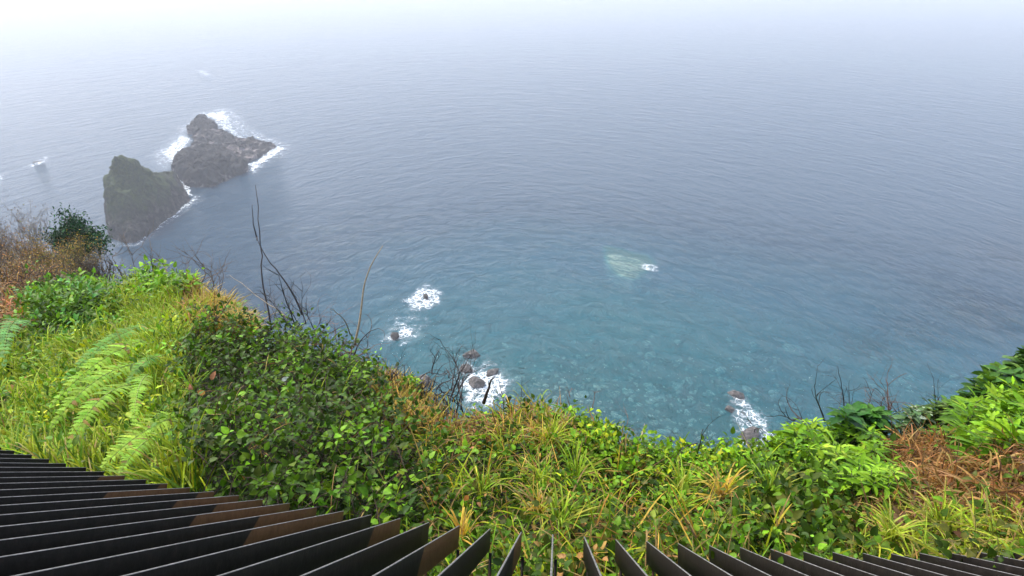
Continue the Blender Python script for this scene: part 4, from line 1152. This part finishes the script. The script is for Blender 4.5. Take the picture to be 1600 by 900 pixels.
# 6. fern fronds
def frond(name, label, base, tip, seed, wid=0.2, col=LIME, dz=0.14, cup=0.12, roll=0.0, group=None):
    g = np.random.default_rng(seed)
    b = canopy(np.array([base[0]], float), np.array([base[1]], float))[0] + UP * 0.06
    dtip = canopy_dist(np.array([tip[0]], float), np.array([tip[1]], float))[0]
    t = at(tip[0], tip[1], dtip * 0.95)
    n = 26
    s = np.linspace(0, 1, n)[:, None]
    mid = (b + t) / 2 + UP * dz * np.linalg.norm(t - b)
    R = (1 - s) ** 2 * b + 2 * s * (1 - s) * mid + s ** 2 * t
    T = norm(np.gradient(R, axis=0)); S = norm(np.cross(T, UP)); U = np.cross(S, T)
    S, U = S * math.cos(roll) + U * math.sin(roll), U * math.cos(roll) - S * math.sin(roll)
    Ltot = np.linalg.norm(np.diff(R, axis=0), axis=1).sum()
    mb, st = MB(), MB()
    npin = 25
    for k in range(npin):
        f = 0.10 + 0.89 * k / (npin - 1)
        p = np.array([np.interp(f, s[:, 0], R[:, q]) for q in range(3)])
        i = min(int(f * (n - 1)), n - 1)
        prof = (min(1, (f - 0.02) * 4.0) ** 0.6) * (1 - f) ** 0.75 * 1.25
        for sg in (-1, 1):
            if g.random() < 0.05: continue
            L_ = (wid * prof + 0.012) * g.uniform(0.8, 1.12)
            pc_ = np.array((0.30, 0.20, 0.06)) if g.random() < 0.05 else np.array(col)
            d = norm(S[i] * sg * 1.0 + T[i] * (0.42 + g.normal(0, .07)) + U[i] * (cup + g.normal(0, .12)))
            m = 9; u = np.linspace(0, 1, m)[:, None]
            ax = p + d * L_ * u - U[i] * L_ * 0.28 * u * u
            wv = T[i] - d * (T[i] @ d); wv /= np.linalg.norm(wv)
            hw = Ltot / npin * 0.43 * (1 - u ** 1.6) * np.where(np.arange(m) % 2 == 0, 0.62, 1.15)[:, None] + 0.001
            nn = np.cross(d, wv)
            V = np.concatenate([ax - wv * hw + nn * hw * .15, ax, ax + wv * hw + nn * hw * .15])
            q = [(j, j + 1, m + j + 1, m + j) for j in range(m - 1)] + [(m + j, m + j + 1, 2 * m + j + 1, 2 * m + j) for j in range(m - 1)]
            mb.add(V, np.array(q), jitter_col(pc_, 1, g, .16, .06)[0] * (0.92 + 0.2 * f))
    tube(st, R, np.linspace(0.004, 0.0012, n), (0.26, 0.32, 0.06), 4)
    root = empty(name, b); tag(root, label, 'fern', group)
    o = mb.build('leaflets', M_FERN, root, b); o.location = (0, 0, 0)
    o = st.build('stalk', M_TWIG, root, b); o.location = (0, 0, 0)
FC = (0.26, 0.44, 0.04); FC2 = (0.17, 0.34, 0.06)
for i, a in enumerate([
    ('longest light green fern frond arching over the grass slope', (240, 540), (79, 636), 0.105, FC),
    ('broad fern frond directly under the longest one', (222, 578), (80, 668), 0.095, FC),
    ('fern frond with its tip hanging lowest of the main cluster', (214, 612), (107, 699), 0.085, FC),
    ('short fern frond standing by the edge of the brambles', (236, 596), (209, 664), 0.06, FC),
    ('bright fern frond close above the fence bars, its tip over the dark steel', (296, 660), (160, 730), 0.10, (0.34, 0.52, 0.06)),
    ('smaller fern frond tucked under the bright one by the fence', (262, 690), (188, 738), 0.06, (0.28, 0.46, 0.05)),
    ('upper fern frond pointing at the grass slope above the cluster', (240, 516), (97, 598), 0.075, FC2),
    ('bluish fern frond at the outer edge of the slope, below the russet bracken', (46, 512), (6, 572), 0.12, (0.13, 0.28, 0.06)),
    ('thin fern frond hidden among grass near the cluster', (258, 566), (196, 606), 0.05, FC2),
]): frond('fern_frond', a[0], a[1], a[2], 500 + i, a[3], a[4], dz=0.16 + 0.03 * (i % 3), roll=0.35, group='fern fronds on the grass slope')

# 7. bare twigs along the brink
DRK = (0.045, 0.032, 0.028); PAL = (0.30, 0.22, 0.13); RED = (0.16, 0.075, 0.05)
def px_line(pts, off=0.0, g=None):
    a = np.array(pts, float); D = ridge_d(a[:, 0]) * 0.985 + off
    D = np.full(len(a), D[0]) + np.linspace(0, 0.25, len(a)) * (g.normal() if g is not None else 0)
    return at(a[:, 0], a[:, 1], D)
def twig(label, lines, seed, C=DRK, r=0.006, wig=0.25, side=0, group=None, name='dead_twig', off=0.0, sidelen=0.14):
    g = np.random.default_rng(seed); mb = MB(); base = None
    for li, pts in enumerate(lines):
        P = px_line(pts, off, g); n = 14
        Q = wiggle(P, g, wig * 0.35, n)
        if base is None: base = Q[0].copy()
        tube(mb, Q, np.linspace(r, r * 0.3, n) * (1 if li == 0 else 0.75), np.array(C) * g.uniform(.8, 1.25), 5)
        for _ in range(side):
            i = g.integers(3, n); d = norm(norm(Q[i] - Q[i - 1]) + rand_unit(1, g)[0] * 0.9)
            branchy(mb, Q[i], d, sidelen * g.uniform(.5, 1.4), r * 0.4, g, 1, C, 0.5, (1, 2), 0.6, 3)
    o = mb.build(name, M_TWIG, None, base); tag(o, label, 'twig', group)
G = 'bare twigs along the brink'
twig('tallest dark twig, forked near its top, standing against the water', [[(424, 516), (416, 480), (407, 454), (402, 376), (400, 330), (399, 289)], [(402, 376), (396, 352), (394, 320)]], 1, r=0.0085, group=G, side=0)
twig('long dark twig leaning over from the shrub tip to cross the tallest one', [[(472, 492), (447, 442), (415, 401), (402, 374)]], 2, r=0.0085, side=2, group=G)
twig('pale thin stem slanting away beneath the tallest twig', [[(455, 500), (430, 480), (402, 464), (380, 446), (359, 430)]], 3, PAL, 0.005, group=G)
twig('bunch of dark twigs rising from the top of the bramble mound', [[(462, 508), (447, 470), (436, 430)], [(468, 508), (450, 480), (440, 446)], [(452, 506), (430, 475), (416, 450)], [(440, 512), (428, 490), (420, 462)], [(478, 506), (473, 480), (472, 455)], [(490, 514), (482, 494), (477, 472)], [(455, 512), (440, 492), (424, 470), (410, 458)]], 4, DRK, 0.006, side=5, group=G, off=-0.1)
twig('reddish fine twigs low around the bunch of dark ones', [[(445, 515), (450, 495), (460, 478)], [(470, 515), (480, 498), (492, 488)], [(490, 520), (500, 502), (496, 475)], [(500, 524), (512, 508), (524, 492)], [(430, 512), (425, 495), (412, 486)]], 5, RED, 0.004, side=6, group=G)
twig('straight dark twig leaning across golden grass', [[(326, 520), (340, 498), (356, 472), (372, 452)]], 6, DRK, 0.008, side=2, group=G, off=-1.2)
twig('tall pale stalk with a bent tip, alone above the water', [[(554, 540), (562, 498), (570, 442), (581, 411), (598, 384)]], 7, PAL, 0.010, wig=0.1, group=G, name='dry_stalk')
twig('short pale curved stem beside the tall pale stalk', [[(550, 524), (533, 496), (516, 482)]], 8, PAL, 0.005, group=G)
twig('dark twig curling over beside the base of the pale stalk', [[(540, 600), (552, 551), (564, 529), (580, 515), (592, 513)]], 9, DRK, 0.007, side=3, group=G)
twig('thick dark broken stub above the foaming boulders', [[(756, 630), (762, 608), (766, 594), (772, 590)]], 10, DRK, 0.013, wig=0.3, group=G)
twig('thin bent twig over the foaming boulders', [[(788, 650), (786, 622), (779, 593)]], 11, DRK, 0.005, side=2, group=G)
twig('slim upright twig past the foaming boulders', [[(812, 650), (814, 616), (816, 588)]], 12, DRK, 0.004, side=2, group=G)
twig('slim twig between the burnt shrub and the boulders', [[(720, 640), (716, 600), (709, 556)]], 13, DRK, 0.005, side=4, group=G)
twig('dark forked branch nearest to the long foam streak', [[(1270, 668), (1248, 653), (1236, 640), (1228, 620)], [(1248, 653), (1238, 658), (1226, 650)]], 14, DRK, 0.008, side=4, group=G)
twig('dark twig with side shoots left of the rosette shrub', [[(1290, 660), (1277, 632), (1274, 620), (1272, 604)]], 15, DRK, 0.006, side=5, group=G)
twig('slender tall twigs rising behind the rosette shrub', [[(1320, 650), (1316, 615), (1309, 572)], [(1326, 650), (1327, 620), (1327, 594)], [(1306, 650), (1312, 630), (1314, 612)]], 16, DRK, 0.005, side=4, group=G, off=0.15)
twig('short leaning twig just right of the rosette shrub', [[(1350, 660), (1357, 635), (1367, 606)]], 17, DRK, 0.006, side=4, group=G)
twig('bushy cluster of upright dark twigs right of the rosette shrub', [[(1384, 668), (1388, 645), (1387, 597)], [(1372, 668), (1376, 640), (1380, 620)], [(1378, 668), (1388, 640), (1400, 622)], [(1394, 668), (1392, 640), (1382, 610)]], 18, RED, 0.006, side=6, group=G)
twig('dark twig slanting down over the grey green plant', [[(1440, 680), (1420, 660), (1404, 648), (1392, 632)]], 19, DRK, 0.006, side=3, group=G)
twig('single thin twig above the low olive plant', [[(1463, 655), (1462, 630), (1459, 602)], [(1462, 630), (1470, 618)]], 20, DRK, 0.005, side=4, group=G)
twig('dark twig with a dried bud at the lowest dip of the brink', [[(1078, 716), (1062, 700), (1043, 682)]], 21, DRK, 0.005, side=2, group=G)
twig('upright dark twig beside the one with the dried bud', [[(1086, 716), (1090, 692), (1099, 670)], [(1090, 692), (1072, 696), (1064, 704)]], 22, DRK, 0.005, side=3, group=G)
twig('reddish twig reaching sideways from the middle brink over the water', [[(925, 682), (945, 671), (965, 667), (982, 668)]], 23, RED, 0.005, side=4, group=G)
twig('pale stem pointing up from the middle brink', [[(1003, 690), (1004, 676), (1007, 662)]], 24, PAL, 0.005, group=G)
twig('bare curly twigs on the lip where the grass turns golden', [[(310, 452), (322, 430), (318, 410)], [(325, 462), (334, 446), (330, 426), (322, 416)], [(300, 448), (290, 430), (294, 408)], [(345, 480), (340, 460), (348, 446)]], 25, BRN, 0.008, side=6, group=G, sidelen=0.3)
twig('dark twigs at the back of the slope beside the spur', [[(192, 436), (184, 418), (174, 398)], [(214, 430), (208, 412), (206, 396)], [(240, 424), (236, 408), (240, 396)], [(262, 430), (256, 415), (246, 404)]], 26, BRN, 0.008, side=5, group=G, sidelen=0.3)

def burnt_shrub(label, px, py, seed, n, ln, C, spread=(0.6, 0.3), r=0.005, w=0.3):
    g = np.random.default_rng(seed); mb = MB()
    p = at(px, py, ridge_d(px) * 1.0)
    for i in range(n):
        q = p + np.array([g.normal(0, w), g.normal(0, 0.1), -0.05])
        d = norm(np.array([g.normal(0, spread[0]), g.normal(0, spread[1]) + 0.1, 1.0]))
        branchy(mb, q, d, ln * g.uniform(.5, 1.2), r, g, 2, C, 0.9, (2, 3), 0.6, 4)
    o = mb.build('bare_shrub', M_TWIG, None, p); tag(o, label, 'shrub')
burnt_shrub('dense burnt looking shrub of curled dark twigs by the golden grass', 660, 612, 61, 34, 0.28, DRK, w=0.17)
burnt_shrub('sparse dark twiggy shrub between the burnt one and the boulders', 708, 640, 62, 14, 0.30, DRK, w=0.10)
burnt_shrub('sparse reddish twiggy shrub on the crest of the middle brink', 875, 645, 63, 12, 0.12, RED, w=0.12, r=0.003)
burnt_shrub('tangle of brown stems under the pale stalk on the bramble mound', 548, 570, 64, 16, 0.28, RED, (0.9, 0.5), w=0.14)
burnt_shrub('thin dark twigs standing behind the long foam streak', 1215, 688, 65, 7, 0.16, DRK, w=0.06, r=0.003)

# 8. fallen leaves and a petal on the brambles
def fallen(name, label, px, py, col, Ln, Wd, az, seed):
    g = np.random.default_rng(seed); mb = MB()
    p = at(px, py, canopy_dist(np.array([px]), np.array([py]))[0] * 0.955)
    d = np.array([[math.cos(az), 0.3, math.sin(az)]]); nn = norm(np.array([[0.1, -0.8, 0.7]]))
    leaves(mb, p[None], d, nn, Ln, Wd, np.array([col], float), 0.35, 0.5, (0.8, 1.0, 0.7))
    o = mb.build(name, M_LEAF, None, p); tag(o, label, 'leaf' if name == 'dead_leaf' else 'petal')
fallen('dead_leaf', 'orange brown dead leaf caught on the brambles, the upper one', 330, 594, (0.42, 0.18, 0.09), 0.055, 0.032, 1.2, 1)
fallen('dead_leaf', 'orange brown dead leaf on the brambles, lower right of the pair', 308, 611, (0.42, 0.2, 0.09), 0.06, 0.035, -0.8, 2)
fallen('dead_leaf', 'rusty dead leaf on the brambles, lower left of the pair', 300, 613, (0.36, 0.15, 0.08), 0.05, 0.026, 1.9, 3)
fallen('flower_petal', 'cream white petal lying on the dark bramble leaves', 440, 595, (0.80, 0.80, 0.62), 0.042, 0.026, 0.5, 4)
fallen('flower_petal', 'tiny whitish petal below the larger cream one', 452, 632, (0.7, 0.72, 0.55), 0.03, 0.02, 0.6, 5)

# 9. shrubs and the little tree on the spur
def shrub(name, label, px, py, dist, rx, rz, seed, ntw, nlf, lcols, lw, tcol, cat='shrub', leafsz=0.05, depth=3, r=0.013, k=(2, 4), blob=None, tr=None):
    g = np.random.default_rng(seed); mb, st = MB(), MB(); ends = []
    p = at(px, py, dist)
    for i in range(ntw):
        a = g.uniform(0, 6.283); rr = g.random() ** 0.6
        d = norm(np.array([math.cos(a) * rx * rr, math.sin(a) * rx * rr * 0.9, rz * g.uniform(.55, 1)]))
        q = p + np.array([g.normal(0, rx * 0.3), g.normal(0, rx * 0.3), 0])
        ln = g.uniform(.55, 1) * math.hypot(rx * rr * .8, rz)
        branchy(st, q, d, ln * 0.62, r, g, depth, tcol, 0.5, k, 0.6, 4, ends, 0.3)
    E = np.array([e[0] for e in ends]); n = nlf
    i = g.integers(0, len(E), n)
    P = E[i] + g.normal(0, 0.10 if blob is None else blob, (n, 3))
    D = norm(rand_unit(n, g) + UP * 0.2); Nn = norm(UP + g.normal(0, .6, (n, 3)))
    C = jitter_col(pick(lcols, lw, n, g) , n, g, 0.3, 0.1)
    leaves(mb, P, D, Nn, leafsz * g.uniform(.6, 1.3, n), leafsz * 0.5 * g.uniform(.6, 1.3, n), C)
    root = empty(name, p); tag(root, label, cat)
    o = mb.build('crown' if cat == 'tree' else 'foliage', M_LEAF, root, p); o.location = (0, 0, 0)
    o = st.build('trunk' if cat == 'tree' else 'stems', M_TWIG, root, p); o.location = (0, 0, 0)
BR = [(0.27, 0.155, 0.06), (0.19, 0.13, 0.05), (0.32, 0.17, 0.06)]
OB = [(0.24, 0.17, 0.03), (0.30, 0.19, 0.04), (0.15, 0.14, 0.025)]
GY = (0.20, 0.16, 0.13)
shrub('brown_shrub', 'reddish brown leafy shrub on the spur, below the pale bare one', 55, 432, 22.5, 1.0, 1.25, 71, 26, 2600, BR, [.5, .25, .25], (0.10, 0.06, 0.045), leafsz=.042)
shrub('brown_shrub', 'olive brown shrub on the spur under the little dark tree', 108, 436, 21.5, 1.0, 1.1, 72, 26, 2800, OB, [.4, .35, .25], (0.09, 0.07, 0.04), leafsz=.042)
shrub('brown_shrub', 'dusky brown shrub at the lower end of the spur beside bare dark stems', 145, 446, 20.5, 0.75, 0.85, 73, 20, 1500, [(0.09, 0.06, 0.03), (0.12, 0.075, 0.03)], [.5, .5], (0.05, 0.04, 0.035), leafsz=.04)
shrub('brown_shrub', 'mauve brown shrub at the outer side of the spur, half bare', 0, 436, 23, 1.2, 1.9, 74, 30, 2000, [(0.15, 0.10, 0.075), (0.12, 0.08, 0.05)], [.5, .5], GY, leafsz=.04)
shrub('brown_shrub', 'rust coloured shrub in front of the spur at the outer edge', 15, 468, 17, 1.1, 1.0, 75, 24, 1800, BR, [.3, .2, .5], (0.1, 0.05, 0.03), leafsz=.04)
shrub('brown_shrub', 'brown shrub in front of the olive one, just behind the green weeds', 78, 462, 17.5, 1.1, 0.75, 76, 24, 2000, BR + OB[:1], [.3, .3, .2, .2], (0.08, 0.05, 0.035), leafsz=.04)
shrub('brown_shrub', 'brown shrub outside the spur, in the corner of the hillside', -70, 440, 24, 1.4, 1.9, 77, 30, 2000, BR, [.5, .25, .25], GY, leafsz=.04)
shrub('bare_shrub', 'pale grey bare shrub with a rounded airy top on the spur', 52, 398, 25.5, 0.95, 1.75, 78, 26, 300, [(0.22, 0.18, 0.13), (0.16, 0.14, 0.09)], [.5, .5], (0.24, 0.20, 0.17), leafsz=.05, depth=3, r=0.013)
shrub('small_tree', 'little dark green tree on the crest of the spur', 128, 402, 24.5, 0.70, 1.25, 79, 14, 9000, [(0.014, 0.05, 0.018), (0.025, 0.075, 0.025), (0.01, 0.032, 0.014)], [.45, .3, .25], (0.06, 0.045, 0.035), cat='tree', leafsz=.09, depth=2, r=0.03, blob=0.13)
shrub('bare_shrub', 'dark bare stems at the end of the spur beside the water', 164, 436, 21, 0.4, 0.95, 80, 12, 120, [(0.12, 0.07, 0.04)], [1], (0.05, 0.04, 0.035), leafsz=.04, depth=2, r=0.016, k=(2, 3))
